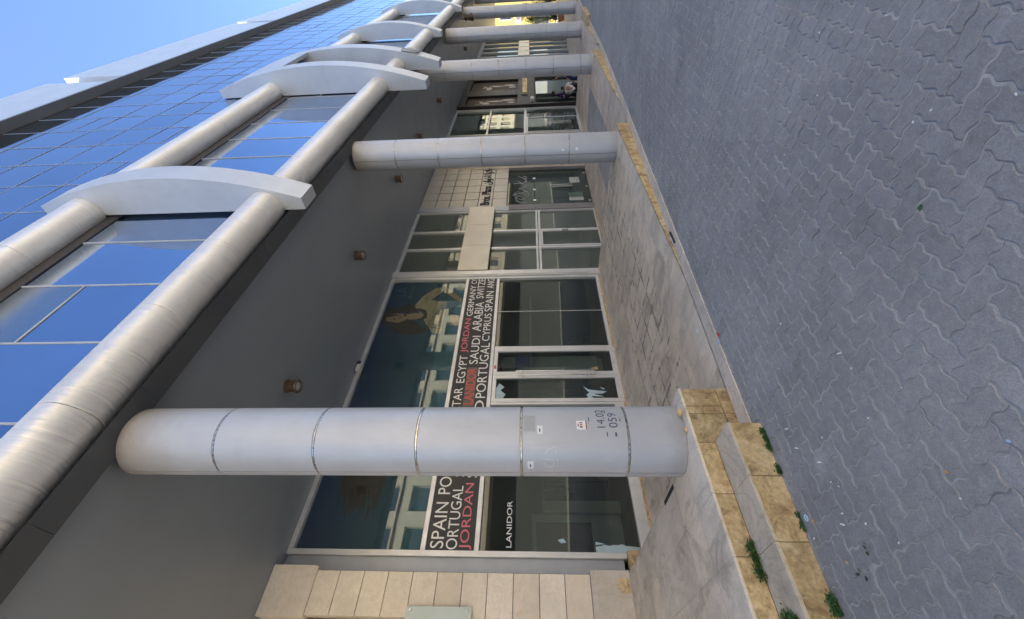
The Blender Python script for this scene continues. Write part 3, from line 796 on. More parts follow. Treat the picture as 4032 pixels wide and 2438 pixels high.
# ================================================================== SHOP FRONTS (plane y = 6.26)
YS = 6.26
def frame(m, x0, x1, z0, z1, w, y0=6.22, y1=6.30, bot=True, wb=None):
    wb = w if wb is None else wb
    m.box(x0, x0+w, y0, y1, z0, z1); m.box(x1-w, x1, y0, y1, z0, z1)
    m.box(x0+w, x1-w, y0, y1, z1-w, z1)
    if bot: m.box(x0+w, x1-w, y0, y1, z0, z0+wb)
def glass(x0, x1, z0, z1, parent, mat='glass', y=6.27, name='glass_pane'):
    m = MB(); m.box(x0, x1, y, y+0.008, z0, z1); return m.build(name, M_[mat], parent)
def room(parent, x0, x1, z0, z1, wall, floor='room_floor', depth=4.6, ceil='room_ceil', y0=6.34):
    y1 = y0+depth; m = MB()
    m.box(x0, x1, y1, y1+.06, z0, z1, 0); m.box(x0-.06, x0, y0, y1, z0, z1, 0); m.box(x1, x1+.06, y0, y1, z0, z1, 0)
    m.box(x0, x1, y0, y1, z0-.06, z0, 1); m.box(x0, x1, y0, y1, z1, z1+.06, 2)
    return m.build('interior', [M_[wall], M_[floor], M_[ceil]], parent)

# ---- shop one
S1 = thing('shopfront', (4.85, YS, -1.60), 'wide aluminium shopfront with blue poster, black country name band and double doors', 'shopfront')
m = MB()
frame(m, 1.79, 7.895, -1.60, 3.489, 0.072, 6.20, 6.30, False)
m.box(1.862, 7.823, 6.205, 6.30, 1.548, 1.62); m.box(1.862, 7.823, 6.205, 6.30, 0.802, 0.872)
m.box(4.215, 4.262, 6.205, 6.30, -1.60, 0.80); m.box(5.535, 5.605, 6.205, 6.30, -1.60, 0.80)
m.box(1.862, 4.213, 6.205, 6.30, -1.60, -1.40); m.box(5.607, 7.823, 6.205, 6.30, -1.60, -1.50)
m.box(6.70, 6.712, 6.262, 6.285, -1.498, 0.80)
m.build('frame', M_['alu'], S1, bevel=0.006)
glass(1.864, 4.212, -1.40, 0.80, S1, 'glass_low'); glass(5.608, 6.698, -1.50, 0.80, S1, 'glass_low'); glass(6.714, 7.822, -1.50, 0.80, S1, 'glass_low')
glass(1.864, 7.822, 1.622, 3.416, S1)
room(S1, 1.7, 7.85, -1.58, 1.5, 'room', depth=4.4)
# doors
for x0, x1, hx in ((4.264, 4.866, 4.815), (4.872, 5.533, 4.908)):
    m = MB(); frame(m, x0, x1, -1.585, 0.795, 0.075, 6.195, 6.255, True, 0.10)
    d = m.build('door', M_['alu'], S1, bevel=0.006)
    glass(x0+0.076, x1-0.076, -1.484, 0.718, d, 'glass_low', y=6.225, name='door_glass')
    m = MB(); m.cyl((hx, 6.13, 0.352), (hx, 6.13, -1.13), 0.011, 14)
    for z in (0.22, -0.98): m.cyl((hx, 6.13, z), (hx, 6.197, z), 0.008, 10)
    m.build('handle', M_['steel'], d, smooth=40)
# padlock and chain
pk = thing('padlock', (4.90, 6.11, -1.12), 'small brass padlock and chain looped round the shop door handles', 'padlock')
m = MB(); m.box(4.915, 4.965, 6.095, 6.122, -1.185, -1.125); m.build('lock_body', M_['brass'], pk, bevel=0.004)
m = MB(); m.tube([(4.925, 6.108, -1.126), (4.925, 6.108, -1.10), (4.94, 6.108, -1.09), (4.955, 6.108, -1.10), (4.955, 6.108, -1.126)], 0.005, 6); m.build('shackle', M_['steel'], pk)
m = MB()
for a in range(14):
    u = a/13*2*math.pi; x = 4.862+0.085*math.cos(u); z = -1.07+0.035*math.sin(u)-0.012*math.cos(3*u)
    q = [(x+0.013*math.cos(v), 6.108+(0.008*math.sin(v) if a % 2 else 0), z+(0 if a % 2 else 0.008*math.sin(v))) for v in np.linspace(0, 2*math.pi, 9)]
    m.tube(q, 0.0035, 5)
m.build('chain', M_['steel'], pk)
# name band
m = MB(); m.box(1.862, 7.823, 6.215, 6.29, 0.874, 1.546); band = m.build('sign_band', M_['band'], S1)
r1, r2, r3 = (1.305, 1.492), (1.112, 1.270), (0.912, 1.082)
for body, a, b, rz in (('SPAIN', 1.89, 2.51, r1), ('PORTUGAL', 2.63, 3.75, r1), ('QATAR', 3.86, 4.59, r1), ('EGYPT', 4.705, 5.38, (1.325, 1.485)), ('GERMANY', 6.525, 7.58, (1.350, 1.487)), ('CY', 7.65, 7.82, (1.355, 1.485)),
                       ('ORTUGAL', 1.875, 2.755, r2), ('SPAIN', 2.90, 3.60, r2), ('SAUDI', 5.158, 5.915, (1.115, 1.285)), ('ARABIA', 6.052, 6.98, (1.125, 1.315)), ('SWITZE', 7.108, 7.82, (1.150, 1.320)),
                       ('SPAIN D', 2.885, 4.31, r3), ('PORTUGAL', 4.363, 5.71, (0.905, 1.085)), ('CYPRUS', 5.77, 6.59, (0.925, 1.080)), ('SPAIN', 6.664, 7.355, (0.920, 1.095)), ('ANG', 7.464, 7.82, (0.930, 1.095))):
    m = MB(); text_on(m, body, a, b, rz[0], rz[1], 6.2148, 0.003, 0.0); m.build('white_word', M_['white'], band)
for q in ((5.46, 6.44, 1.325, 1.490), (1.875, 2.80, r3[0], r3[1])):
    m = MB(); text_on(m, 'JORDAN', *q, 6.2148, 0.003); m.build('pink_word', M_['pink'], band)
m = MB(); m.box(4.17, 5.07, 6.2125, 6.2148, 1.10, 1.30); m.build('lettering_patch', M_['redbox'], band)
m = MB(); text_on(m, 'LANIDOR', 4.225, 5.05, 1.115, 1.290, 6.2123, 0.003, 0.012); m.build('red_word', M_['red'], band)
m = MB(); text_on(m, 'LANIDOR', 1.925, 2.555, 0.362, 0.438, 6.268, 0.002, 0.0); m.build('window_lettering', M_['white'], S1)
# poster behind the top pane
PO = tag(MB().box(1.80, 7.88, 6.332, 6.36, 1.56, 3.46).build('poster', M_['poster'], origin=(4.85, 6.345, 1.56)), 'long dark blue fashion poster of a long haired woman behind the top shop window', 'poster')
hair = [(6.803,3.40),(6.9,3.367),(6.948,3.301),(6.973,3.171),(6.976,3.006),(7.045,2.933),(7.086,2.864),(7.041,2.786),(6.941,2.746),(6.841,2.668),(6.785,2.657),(6.776,2.837),(6.794,3.004),(6.798,3.168),(6.773,3.297),(6.678,3.34),(6.517,3.308),(6.475,3.185),(6.446,3.047),(6.483,2.962),(6.521,2.876),(6.558,2.753),(6.476,2.633),(6.344,2.514),(6.29,2.384),(6.25,2.36),(6.189,2.356),(6.129,2.472),(6.107,2.604),(6.06,2.783),(6.16,2.867),(6.101,2.965),(6.19,3.078),(6.32,3.221),(6.426,3.351),(6.559,3.41),(6.694,3.418)]
face = [(6.678,3.34),(6.759,3.293),(6.783,3.126),(6.766,2.978),(6.736,2.876),(6.68,2.831),(6.6,2.837),(6.534,2.898),(6.483,2.971),(6.458,3.031),(6.488,3.188),(6.517,3.299),(6.597,3.338)]
neck = [(6.736,2.866),(6.773,2.693),(6.743,2.582),(6.606,2.518),(6.569,2.651),(6.559,2.79),(6.586,2.844)]
dress = [(7.026,2.763),(7.227,2.685),(7.345,2.628),(7.493,2.505),(7.628,2.387),(7.687,2.233),(7.544,2.161),(7.395,2.268),(7.22,2.417),(7.171,2.232),(7.146,1.818),(7.112,1.60),(6.099,1.58),(6.106,1.9),(6.111,2.189),(6.276,2.29),(6.406,2.387),(6.538,2.458),(6.674,2.549),(6.798,2.621),(6.883,2.696)]
forearm = [(7.607,2.18),(7.683,2.111),(7.491,1.933),(7.321,1.762),(7.229,1.662),(7.127,1.66),(7.159,1.761),(7.295,1.906),(7.466,2.099)]
hand = [(6.699,1.902),(6.71,1.781),(6.64,1.669),(6.481,1.631),(6.352,1.643),(6.328,1.731),(6.459,1.841)]
neckl = [(6.912,2.711),(6.923,2.607),(6.864,2.471),(6.739,2.419),(6.603,2.404),(6.538,2.477),(6.514,2.566),(6.554,2.602),(6.606,2.518),(6.699,2.488),(6.797,2.554),(6.827,2.665)]
hairL = [(2.956,3.263),(2.96,2.266),(2.908,2.219),(2.804,2.252),(2.792,2.524),(2.658,2.532),(2.528,2.54),(2.381,2.542),(2.339,2.596),(2.16,2.542),(2.239,2.587),(2.339,2.672),(2.359,2.733),(2.158,2.734),(2.177,2.794),(2.276,2.881),(2.388,2.941),(2.6,2.967),(2.743,3.096),(2.856,3.217)]
hairL = hairL[1:] + [hairL[0], (3.5, 3.3), (3.55, 2.4)]
def printed(name, polys, mat, y):
    m = MB()
    for p in polys: m.prism(p, 'y', y, y+0.0008)
    return m.build(name, M_[mat], PO)
printed('printed_dress', [dress], 'dress', 6.3300)
printed('printed_hair', [hair], 'hair', 6.3284)
def ribbon(mb, pts, w, y):
    v = []
    for i, p in enumerate(pts):
        q0 = pts[max(0, i-1)]; q1 = pts[min(len(pts)-1, i+1)]; dx, dz = q1[0]-q0[0], q1[1]-q0[1]; L = math.hypot(dx, dz) or 1
        ww = w*(1-0.85*i/(len(pts)-1))
        v += [(p[0]-dz/L*ww, y, p[1]+dx/L*ww), (p[0]+dz/L*ww, y, p[1]-dx/L*ww)]
    mb.add(v, [(2*i, 2*i+1, 2*i+3, 2*i+2) for i in range(len(pts)-1)])
rg = random.Random(31)
def lock(x0, z0, x1, z1, amp, ph, n=16):
    return [(x0+(x1-x0)*t+amp*t*math.sin(ph+7*t), z0+(z1-z0)*t+amp*t*math.cos(ph+6*t)*0.7) for t in [i/(n-1) for i in range(n)]]
for mat, cnt, y in (('hair', 70, 6.3281), ('pdark', 34, 6.3277)):
    m = MB()
    for k in range(cnt):     # loose wavy locks round the face
        sd = rg.random()
        if sd < 0.55: L = lock(6.52+rg.uniform(-.08,.05), 3.36+rg.uniform(-.08,.03), 6.15+rg.uniform(-.12,.22), 2.42+rg.uniform(-.08,.35), rg.uniform(.02,.07), rg.uniform(0,6))
        else: L = lock(6.78+rg.uniform(-.03,.08), 3.38+rg.uniform(-.1,.02), 6.98+rg.uniform(-.12,.12), 2.72+rg.uniform(-.05,.25), rg.uniform(.02,.05), rg.uniform(0,6))
        ribbon(m, L, rg.uniform(.006,.022), y-k*0.000004)
    for k in range(int(cnt*1.3)):     # hair of a second figure streaming to the left
        a = rg.random(); L = lock(3.65, 3.28-0.85*a, 2.25+0.55*rg.random()+0.25*abs(a-.4), 2.95-0.45*a+rg.uniform(-.22,.12), rg.uniform(.03,.10), rg.uniform(0,6), 20)
        ribbon(m, L, rg.uniform(.012,.040), y-k*0.000004)
    m.build('printed_locks', M_[mat], PO, recalc=False)
printed('printed_skin', [face, neck, forearm, hand], 'pskin', 6.3272)
printed('printed_shadow', [neckl, [(6.751,2.956),(6.757,2.9),(6.668,2.885),(6.655,2.93)], [(6.735,3.171),(6.735,3.134),(6.68,3.125),(6.685,3.153)], [(6.607,3.165),(6.613,3.134),(6.549,3.126),(6.56,3.149)], [(6.66,3.1),(6.64,2.99),(6.61,2.985),(6.62,3.01)]], 'pdark', 6.3256)
m = MB()
for k in range(16): ribbon(m, lock(6.62+0.02*k, 3.40, 6.80+0.012*k, 2.80+0.03*(k%5), 0.02, k), 0.012, 6.3262)
m.build('printed_fringe', M_['hair'], PO, recalc=False)
m = MB()
for k in range(22): ribbon(m, lock(6.3+0.035*k, 2.40-0.012*k, 6.25+0.04*k, 1.75+rg.uniform(0,.3), 0.03, k), 0.006, 6.3262)
for k in range(9): ribbon(m, lock(7.28+0.035*k, 2.60-0.04*k, 7.22+0.035*k, 2.46-0.035*k, 0.015, k), 0.006, 6.3262)
m.build('printed_folds', M_['pdark'], PO, recalc=False)
m = MB(); text_on(m, 'LA', 7.37, 7.69, 3.05, 3.33, 6.330, 0.002); m.box(7.27, 7.76, 6.329, 6.3305, 2.90, 2.985); text_on(m, 'LANIDOR', 7.40, 7.74, 2.918, 2.966, 6.3288, 0.001); m.build('printed_lettering', M_['pteal'], PO)
m = MB(); text_on(m, 'LANIDOR', 7.40, 7.74, 2.918, 2.966, 6.3280, 0.0008); m.build('printed_name', M_['navy'], PO)
m = MB(); m.box(1.82, 7.86, 6.3296, 6.331, 1.58, 2.02); m.build('printed_band', M_['pteal'], PO)
# film remnants on the glass
def film(polys, label):
    for p in polys: tag(MB().prism(p, 'y', 6.2645, 6.266).build('torn_film', M_['film'], S1), label)
film([[(1.95,-0.795),(1.958,-0.874),(1.975,-0.92),(1.962,-0.987),(1.975,-1.05),(1.971,-1.1),(1.985,-1.16),(1.965,-1.201),(1.958,-1.285),(1.95,-1.395),(1.865,-1.395),(1.868,-1.028),(1.875,-0.896),(1.881,-0.798)], [(2.012,-0.802),(1.984,-0.93),(1.973,-0.798)], [(2.03,-0.28),(2.05,-0.36),(2.0,-0.40),(1.985,-0.33)]], 'torn pale blue film in the left window')
def film2(polys):
    for p in polys: tag(MB().prism(p, 'y', 6.2195, 6.221).build('torn_film', M_['film'], S1), 'torn pale blue film on the left door')
film2([[(4.612,-0.885),(4.542,-0.972),(4.518,-1.1),(4.494,-1.301),(4.45,-1.221),(4.44,-1.053),(4.383,-1.249),(4.395,-1.011),(4.345,-1.055),(4.345,-0.82),(4.36,-0.95),(4.429,-0.923),(4.463,-0.982)], [(4.60,-1.17),(4.56,-1.27),(4.53,-1.25),(4.58,-1.2)], [(4.579,0.714),(4.69,0.66),(4.601,0.561),(4.532,0.635),(4.44,0.536),(4.35,0.588),(4.345,0.715)]])
m = MB(); m.box(5.02, 5.10, 6.192, 6.194, 0.74, 0.78); tag(m.build('notice', M_['packet'], S1), 'red strip stuck above the door')
# things left inside the empty shop
def simple_thing(name, mb, mat, origin, label, cat, group=None, bevel=0.004):
    return tag(mb.build(name, mat, origin=origin, bevel=bevel), label, cat, group)
t = thing('display_case', (2.55, 8.2, -1.58), 'pale display case with a dark brown back behind the left shop window', 'display case')
m = MB(); m.box(2.35, 3.1, 8.2, 8.6, -1.58, 0.1); m.build('carcass', M_['offwhite'], t, bevel=0.008)
m = MB(); m.box(2.42, 2.95, 8.17, 8.199, -1.0, 0.02); m.build('back_panel', M_['wood'], t)
m = MB(); m.box(3.102, 3.32, 8.1, 8.5, -1.58, -0.1); m.build('side_cabinet', M_['room_pale'], t, bevel=0.006)
t = thing('shop_counter', (6.0, 8.0, -1.58), 'pale grey counter panel standing inside the right shop window', 'counter')
m = MB(); m.box(5.75, 6.35, 7.4, 7.5, -1.45, 0.75); m.build('panel', M_['offwhite'], t, bevel=0.01)
m = MB(); m.box(5.70, 6.38, 7.52, 8.5, -1.58, -1.2); m.build('plinth', M_['room_pale'], t, bevel=0.01)
simple_thing('storage_box', MB().box(5.70, 5.95, 6.9, 7.2, 0.10, 0.42), M_['violet'], (5.8, 7.0, 0.1), 'violet box on a high shelf inside the right shop window', 'box')
simple_thing('shelf', MB().box(5.65, 7.8, 6.8, 7.25, 0.06, 0.098), M_['room_pale'], (6.7, 7.0, 0.06), 'grey wall shelf inside the right shop window', 'shelf')
t = thing('dry_stems', (4.95, 7.3, -1.58), 'bunch of dry pale stems in a dark vase behind the shop doors', 'dried plant')
m = MB(); m.lathe([(0.07,0),(0.11,0.2),(0.09,0.55),(0.06,0.62)], (4.95,7.3,-1.58), 20); m.build('vase', M_['black'], t, smooth=40)
m = MB()
for a in range(26):
    u = random.uniform(0, 6.28); rr = random.uniform(0.05, 0.42); m.tube([(4.95+0.03*math.cos(u), 7.3+0.03*math.sin(u), -0.96), (4.95+rr*0.5*math.cos(u), 7.3+rr*0.5*math.sin(u), -0.55), (4.95+rr*math.cos(u), 7.3+rr*math.sin(u), -0.2+random.uniform(-.15,.25))], 0.006, 4)
m.build('stems', M_['twig'], t)
t = thing('clothes_rail', (3.6, 8.8, -1.58), 'dark clothes rail standing inside the left shop window', 'clothes rail')
m = MB()
for x in (3.1, 4.0): m.cyl((x,8.8,-1.58), (x,8.8,-0.1), 0.02, 10); m.box(x-.03, x+.03, 8.5, 9.1, -1.58, -1.55)
m.cyl((3.1,8.8,-0.1), (4.0,8.8,-0.1), 0.02, 10); m.build('rail', M_['black'], t)
m = MB()
for a in range(5): m.box(3.2+a*0.15, 3.26+a*0.15, 8.62, 8.98, -0.95+0.05*a, -0.16)
m.build('garments', M_['navy'], t, bevel=0.02)
t = thing('round_chair', (6.9, 7.6, -1.58), 'dark round backed chair inside the right shop window', 'chair')
m = MB(); m.lathe([(0.02,0.40),(0.24,0.42),(0.25,0.47),(0.02,0.48)], (6.9,7.6,-1.58), 24); m.build('seat', M_['black'], t, smooth=40)
for a in range(4):
    u = a*1.57+0.78; m = MB(); m.cyl((6.9+.17*math.cos(u),7.6+.17*math.sin(u),-1.16), (6.9+.22*math.cos(u),7.6+.22*math.sin(u),-1.58), 0.014, 8); m.build('leg', M_['steel'], t)
m = MB(); m.tube([(6.9+0.24*math.cos(u), 7.6+0.24*math.sin(u), -1.1+0.42*math.sin((u-0.2)/2.8*math.pi)) for u in np.linspace(0.2, 3.0, 14)], 0.02, 8); m.build('backrest', M_['black'], t, smooth=60)

# siren box over the window head
t = thing('alarm_box', (5.06, 6.15, 3.40), 'small white alarm box with dark blue cap above the blue poster window', 'alarm box')
m = MB(); m.box(4.945, 5.17, 6.10, 6.20, 3.385, 3.475); m.build('housing', M_['offwhite'], t, bevel=0.012)
m = MB(); m.box(4.955, 5.16, 6.105, 6.195, 3.4755, 3.489); m.box(5.09, 5.165, 6.09, 6.099, 3.40, 3.47); m.build('cap', M_['navy'], t, bevel=0.003)

# ---- pillar between shops one and two, and shop two
tag(MB().box(7.90, 8.10, 6.16, 6.40, -1.60, 3.487).box(7.93, 8.07, 6.145, 6.159, -1.595, 3.487).build('divider_post', M_['alu'], origin=(8.0,6.26,-1.6), bevel=0.006), 'broad aluminium post between the poster shop and the white framed shop', 'post')
S2 = thing('shopfront', (9.6, YS, -1.885), 'white aluminium shopfront of nine panes with a beige panel across its middle', 'shopfront')
m = MB()
m.box(8.102, 8.125, 6.22, 6.30, -1.88, 3.42); m.box(11.075, 11.12, 6.22, 6.30, -1.88, 3.42); m.box(8.125, 11.075, 6.222, 6.30, 3.40, 3.487)
for a, b in ((9.11, 9.19), (9.965, 10.045)): m.box(a, b, 6.218, 6.30, -1.88, 1.10); m.box(a, b, 6.218, 6.30, 1.88, 3.398)
m.box(8.126, 11.074, 6.214, 6.30, -0.235, -0.175); m.box(8.126, 11.074, 6.2145, 6.30, -0.155, -0.10)
m.box(8.126, 9.109, 6.222, 6.30, -1.88, -1.83); m.box(10.046, 11.074, 6.222, 6.30, -1.88, -1.83)
m.build('frame', M_['alu'], S2, bevel=0.005)
ex = [(8.127, 9.108), (9.192, 9.963), (10.047, 11.073)]
for i, (a, b) in enumerate(ex):
    glass(a, b, 1.87, 3.398, S2, 'glass_dusty'); glass(a, b, -0.098, 1.10, S2, 'glass_dusty')
    if i != 1: glass(a, b, -1.828, -0.237, S2, 'glass_dusty')
m = MB(); frame(m, 9.194, 9.961, -1.87, -0.24, 0.05, 6.205, 6.26); d = m.build('door', M_['alu'], S2, bevel=0.004)
glass(9.245, 9.91, -1.818, -0.292, d, 'glass_dusty', 6.235, 'door_glass')
m = MB(); m.box(9.885, 9.94, 6.17, 6.203, -1.0, -0.82); m.build('handle', M_['steel'], d)
m = MB()
for a, b in ((8.085, 9.155), (9.160, 10.19), (10.195, 11.215)): m.box(a, b, 6.12, 6.215, 1.118, 1.872)
m.build('fascia_panel', M_['beige_panel'], S2, bevel=0.006)
room(S2, 8.1, 11.1, -1.88, 3.4, 'room_pale', depth=3.2)
m = MB()
for x in (8.5, 9.6, 10.6): m.tube([(x, 6.42, -0.5), (x+0.05, 6.42, -0.8), (x-0.1, 6.42, -1.2), (x+0.02, 6.42, -1.75)], [0.012,0.02,0.03,0.012], 5)
m.build('hanging_sheet', M_['offwhite'], S2)

# ---- entrance: tiled wall over a glass door
S3 = thing('entrance_wall', (12.8, YS, -1.885), 'beige square tiled wall with dark bilingual plaza name above a glass entrance', 'entrance')
m = MB(); xs = [11.385, 11.855, 12.33, 12.80, 13.285, 13.735, 14.21]; zs = [0.775, 1.234, 1.675, 2.119, 2.567, 2.998, 3.486]
for a, b in zip(xs, xs[1:]):
    for c, d in zip(zs, zs[1:]): m.box(a+0.012, b-0.012, 6.215+random.uniform(-.002,.002), 6.26, c+0.012, d-0.012)
m.build('tile_cladding', M_['wall_tile'], S3, bevel=0.004)
m = MB(); m.box(11.385, 14.21, 6.245, 6.34, 0.775, 3.487); m.build('tile_backing', M_['wood'], S3)
m = MB(); text_on(m, 'Bros. Plaza', 11.47, 12.72, 1.31, 1.60, 6.2125, 0.02, 0.0)
ar = '\uFEE5\uFE8D\uFEEE\uFEA7\uFE8D \uFE8D\uFEAF\uFEFC\uFE91'
text_on(m, ar, 12.86, 14.06, 1.28, 1.63, 6.2125, 0.02, 0.0)
m.build('name_lettering', M_['mull_dark'], S3)
m = MB(); m.box(11.122, 11.375, 6.20, 6.34, 0.70, 3.487); m.build('grey_post', M_['alu_grey'], S3, bevel=0.004)
m = MB(); m.box(11.125, 11.42, 6.19, 6.34, -1.885, 0.695); m.box(14.035, 14.09, 6.20, 6.34, -1.885, 0.77); m.build('granite_jamb', M_['jamb'], S3, bevel=0.004)
glass(11.424, 12.50, -0.09, 0.765, S3, 'glass_green', 6.285); glass(12.505, 14.032, -0.09, 0.765, S3, 'glass_green', 6.285)
glass(11.424, 11.95, -1.88, -0.10, S3, 'glass_green', 6.285); glass(13.35, 14.032, -1.88, -0.10, S3, 'glass_green', 6.285)
for x0, x1, hx in ((11.955, 12.645, 12.60), (12.655, 13.345, 12.72)):
    d = glass(x0, x1, -1.87, -0.105, S3, 'glass_green', 6.28, 'door')
    m = MB(); m.cyl((hx, 6.22, -0.66), (hx, 6.22, -1.33), 0.013, 12)
    for z in (-0.75, -1.25): m.cyl((hx,6.22,z), (hx,6.279,z), 0.009, 8)
    m.build('handle', M_['steel'], d, smooth=40)
m = MB()
for x in (11.82, 12.53, 13.35): m.box(x-0.05, x+0.05, 6.272, 6.284, -0.145, -0.05)
for x in (11.70, 12.65, 13.65): m.box(x-0.05, x+0.05, 6.268, 6.284, -1.84, -1.76)
m.build('clip', M_['steel'], S3)
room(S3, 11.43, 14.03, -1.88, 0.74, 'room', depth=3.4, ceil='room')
# wall script etched on the glass and notices
m = MB(); rg = random.Random(4)
def swirl(cx, cz, s, ph):
    return [(cx+s*(0.5*math.cos(a+ph)+0.25*math.cos(2.3*a)), 6.2835, cz+s*(0.32*math.sin(a*1.5+ph)+0.15*math.sin(3*a))) for a in np.linspace(0, 5.2, 24)]
for cx, cz, s, ph in ((11.85, 0.33, 0.42, 0.2), (12.15, 0.38, 0.40, 1.1), (12.5, 0.30, 0.46, 2.2), (12.95, 0.33, 0.36, 3.0), (13.3, 0.28, 0.40, 4.1)): m.tube(swirl(cx, cz, s, ph), 0.0075, 4)
m.tube([(12.2, 6.2835, 0.62), (12.35, 6.2835, 0.30), (12.45, 6.2835, 0.12)], 0.012, 4); m.tube([(13.0, 6.2835, 0.6), (13.05, 6.2835, 0.2), (13.5, 6.2835, 0.18), (13.55, 6.2835, 0.28)], 0.012, 4)
m.build('glass_script', M_['stick_grey'], S3)
m = MB(); m.box(11.75, 12.25, 6.2825, 6.2845, -1.62, -1.18); m.box(12.95, 13.35, 6.2785, 6.2795, -1.60, -1.28); m.build('notice', M_['room_pale'], S3)
m = MB()
for k in range(7): m.box(11.80, 12.2, 6.281, 6.2822, -1.58+0.05*k, -1.565+0.05*k)
for k in range(5): m.box(13.0, 13.3, 6.277, 6.2782, -1.56+0.05*k, -1.545+0.05*k)
m.build('notice_print', M_['jamb'], S3)
tag(MB().box(14.095, 14.30, 6.10, 6.34, -1.885, -0.9).box(14.095, 14.30, 6.10, 6.34, -0.893, 0.10).box(14.095, 14.30, 6.10, 6.34, 0.107, 1.2).box(14.095, 14.30, 6.10, 6.34, 1.207, 2.3).box(14.215, 14.30, 6.10, 6.34, 2.307, 3.487).build('stone_pier', M_['stone'], origin=(14.2,6.2,-1.885), bevel=0.005), 'narrow cream stone pier right of the glass entrance', 'pier')
# ---- plain wall hidden by the second column, then the green glass shop
tag(MB().box(14.305, 17.38, 6.24, 6.34, -2.14, 3.487).build('arcade_wall', M_['wall_tile'], origin=(15.8,6.3,-2.14)), 'plain beige wall between the stone pier and the green glass shop', 'wall')
S4 = thing('shopfront', (19, YS, -2.14), 'green glass shopfront with black curved stripes on its lower panes', 'shopfront')
m = MB(); m.box(17.385, 17.44, 6.20, 6.30, -2.14, 3.487); m.box(20.52, 20.70, 6.20, 6.30, -2.14, 3.487)
m.box(17.44, 20.52, 6.21, 6.30, 3.42, 3.487); m.box(17.44, 20.52, 6.205, 6.30, 1.79, 1.86); m.box(17.44, 20.52, 6.205, 6.30, 0.17, 0.28); m.box(17.44, 20.52, 6.21, 6.30, -2.14, -2.09)
m.build('frame', M_['alu'], S4, bevel=0.004)
for a, b in ((17.445, 18.95), (18.96, 20.515)): glass(a, b, 1.865, 3.415, S4, 'glass_green'); glass(a, b, 0.285, 1.785, S4, 'glass_green')
glass(19.42, 20.515, -2.085, 0.165, S4, 'glass_green')
m = MB(); frame(m, 17.60, 19.40, -2.085, 0.16, 0.05, 6.22, 6.29); d = m.build('door', M_['alu'], S4)
glass(17.655, 19.345, -2.03, 0.105, d, 'glass_green', 6.25, 'door_glass')
m = MB()
for x in (18.42, 18.58): m.cyl((x, 6.17, -0.55), (x, 6.17, -1.75), 0.015, 10)
m.build('handle', M_['steel'], d)
m = MB()
for k in range(17):
    z0 = 0.10-0.13*k
    q = [(19.45+1.05*u, 6.262, z0-0.42*(u**1.6)*(1-k/24)) for u in np.linspace(0, 1, 10)]
    q = [p for p in q if p[2] > -2.07]
    if len(q) > 2: m.tube(q, 0.022 if k < 8 else 0.026, 4)
for k in range(7): m.tube([(17.7, 6.247, -1.0-0.15*k), (18.5, 6.247, -0.95-0.15*k), (19.3, 6.247, -1.1-0.15*k)], 0.014, 4)
m.build('stripe_graphic', M_['black'], S4)
room(S4, 17.4, 20.6, -2.13, 3.4, 'room_pale', depth=3.0)
# ---- black framed shop with two sepia posters
S5 = thing('shopfront', (23.4, YS, -2.41), 'black stone shopfront with two tall sepia posters and gold letters above its glass doors', 'shopfront')
m = MB(); m.box(20.72, 20.90, 6.06, 6.34, -2.41, 3.487); m.box(25.95, 26.3, 6.10, 6.34, -2.41, 3.487); m.box(20.90, 25.95, 6.12, 6.34, 3.15, 3.487); m.box(20.90, 25.95, 6.14, 6.34, -0.235, 0.62)
for a, b in ((20.90, 21.23), (22.62, 23.54), (25.56, 25.95)): m.box(a, b, 6.14, 6.34, 0.62, 3.15)
m.build('stone_surround', M_['blackstone'], S5, bevel=0.006)
for x0, x1, sd in ((21.235, 22.615, 5), (23.545, 25.555, 9)):
    m = MB(); m.box(x0, x1, 6.26, 6.34, 0.625, 3.145); p = m.build('poster_panel', M_['sepia'], S5)
    m = MB(); rg = random.Random(sd); cx = (x0+x1)/2
    def blob(cx, cz, rx, rz):
        return [(cx+rx*(1+0.3*rg.uniform(-1,1))*math.cos(a), cz+rz*(1+0.3*rg.uniform(-1,1))*math.sin(a)) for a in np.linspace(0, 2*math.pi, 12)[:-1]]
    for (dx, cz, rx, rz) in ((0, 2.55, 0.20, 0.24), (-0.25, 2.2, 0.3, 0.18), (0.15, 1.8, 0.12, 0.4), (0.28, 1.1, 0.16, 0.3), (-0.1, 0.95, 0.12, 0.2)):
        m.prism(blob(cx+dx, cz, rx, rz), 'y', 6.2585, 6.2595)
    m.build('printed_figure', M_['sepia_lt'], p)
    m = MB(); m.prism(blob(cx, 2.66, 0.22, 0.17), 'y', 6.2575, 6.2583); m.prism(blob(cx, 2.5, 0.05, 0.03), 'y', 6.2575, 6.2583); m.build('printed_hair', M_['hair'], p)
m = MB(); m.box(22.45, 25.75, 6.10, 6.138, 0.12, 0.42); pl = m.build('sign_plate', M_['wood'], S5)
m = MB(); text_on(m, 'BERSHBELLE', 22.75, 25.3, 0.16, 0.38, 6.0995, 0.03, 0.02); m.build('gold_lettering', M_['gold'], pl)
m = MB()
for x in (20.905, 21.75, 22.6, 25.86): m.box(x, x+0.08, 6.16, 6.30, -2.41, -0.24)
m.box(20.985, 25.86, 6.165, 6.29, -0.30, -0.24); m.box(22.68, 25.86, 6.165, 6.29, -2.41, -2.25)
m.build('frame', M_['mull_dark'], S5)
for a, b in ((20.986, 21.748), (21.832, 22.598), (22.682, 25.858)): glass(a, b, -2.24 if a > 22.6 else -2.40, -0.302, S5, 'glass_green', 6.24)
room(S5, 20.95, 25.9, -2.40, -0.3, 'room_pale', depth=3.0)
t = thing('air_conditioner', (21.4, 6.05, -0.2), 'rounded white unit mounted on the black stone above the glass doors', 'wall unit')
m = MB(); m.box(21.22, 21.62, 5.96, 6.139, -0.20, -0.02); m.build('casing', M_['offwhite'], t, bevel=0.05)
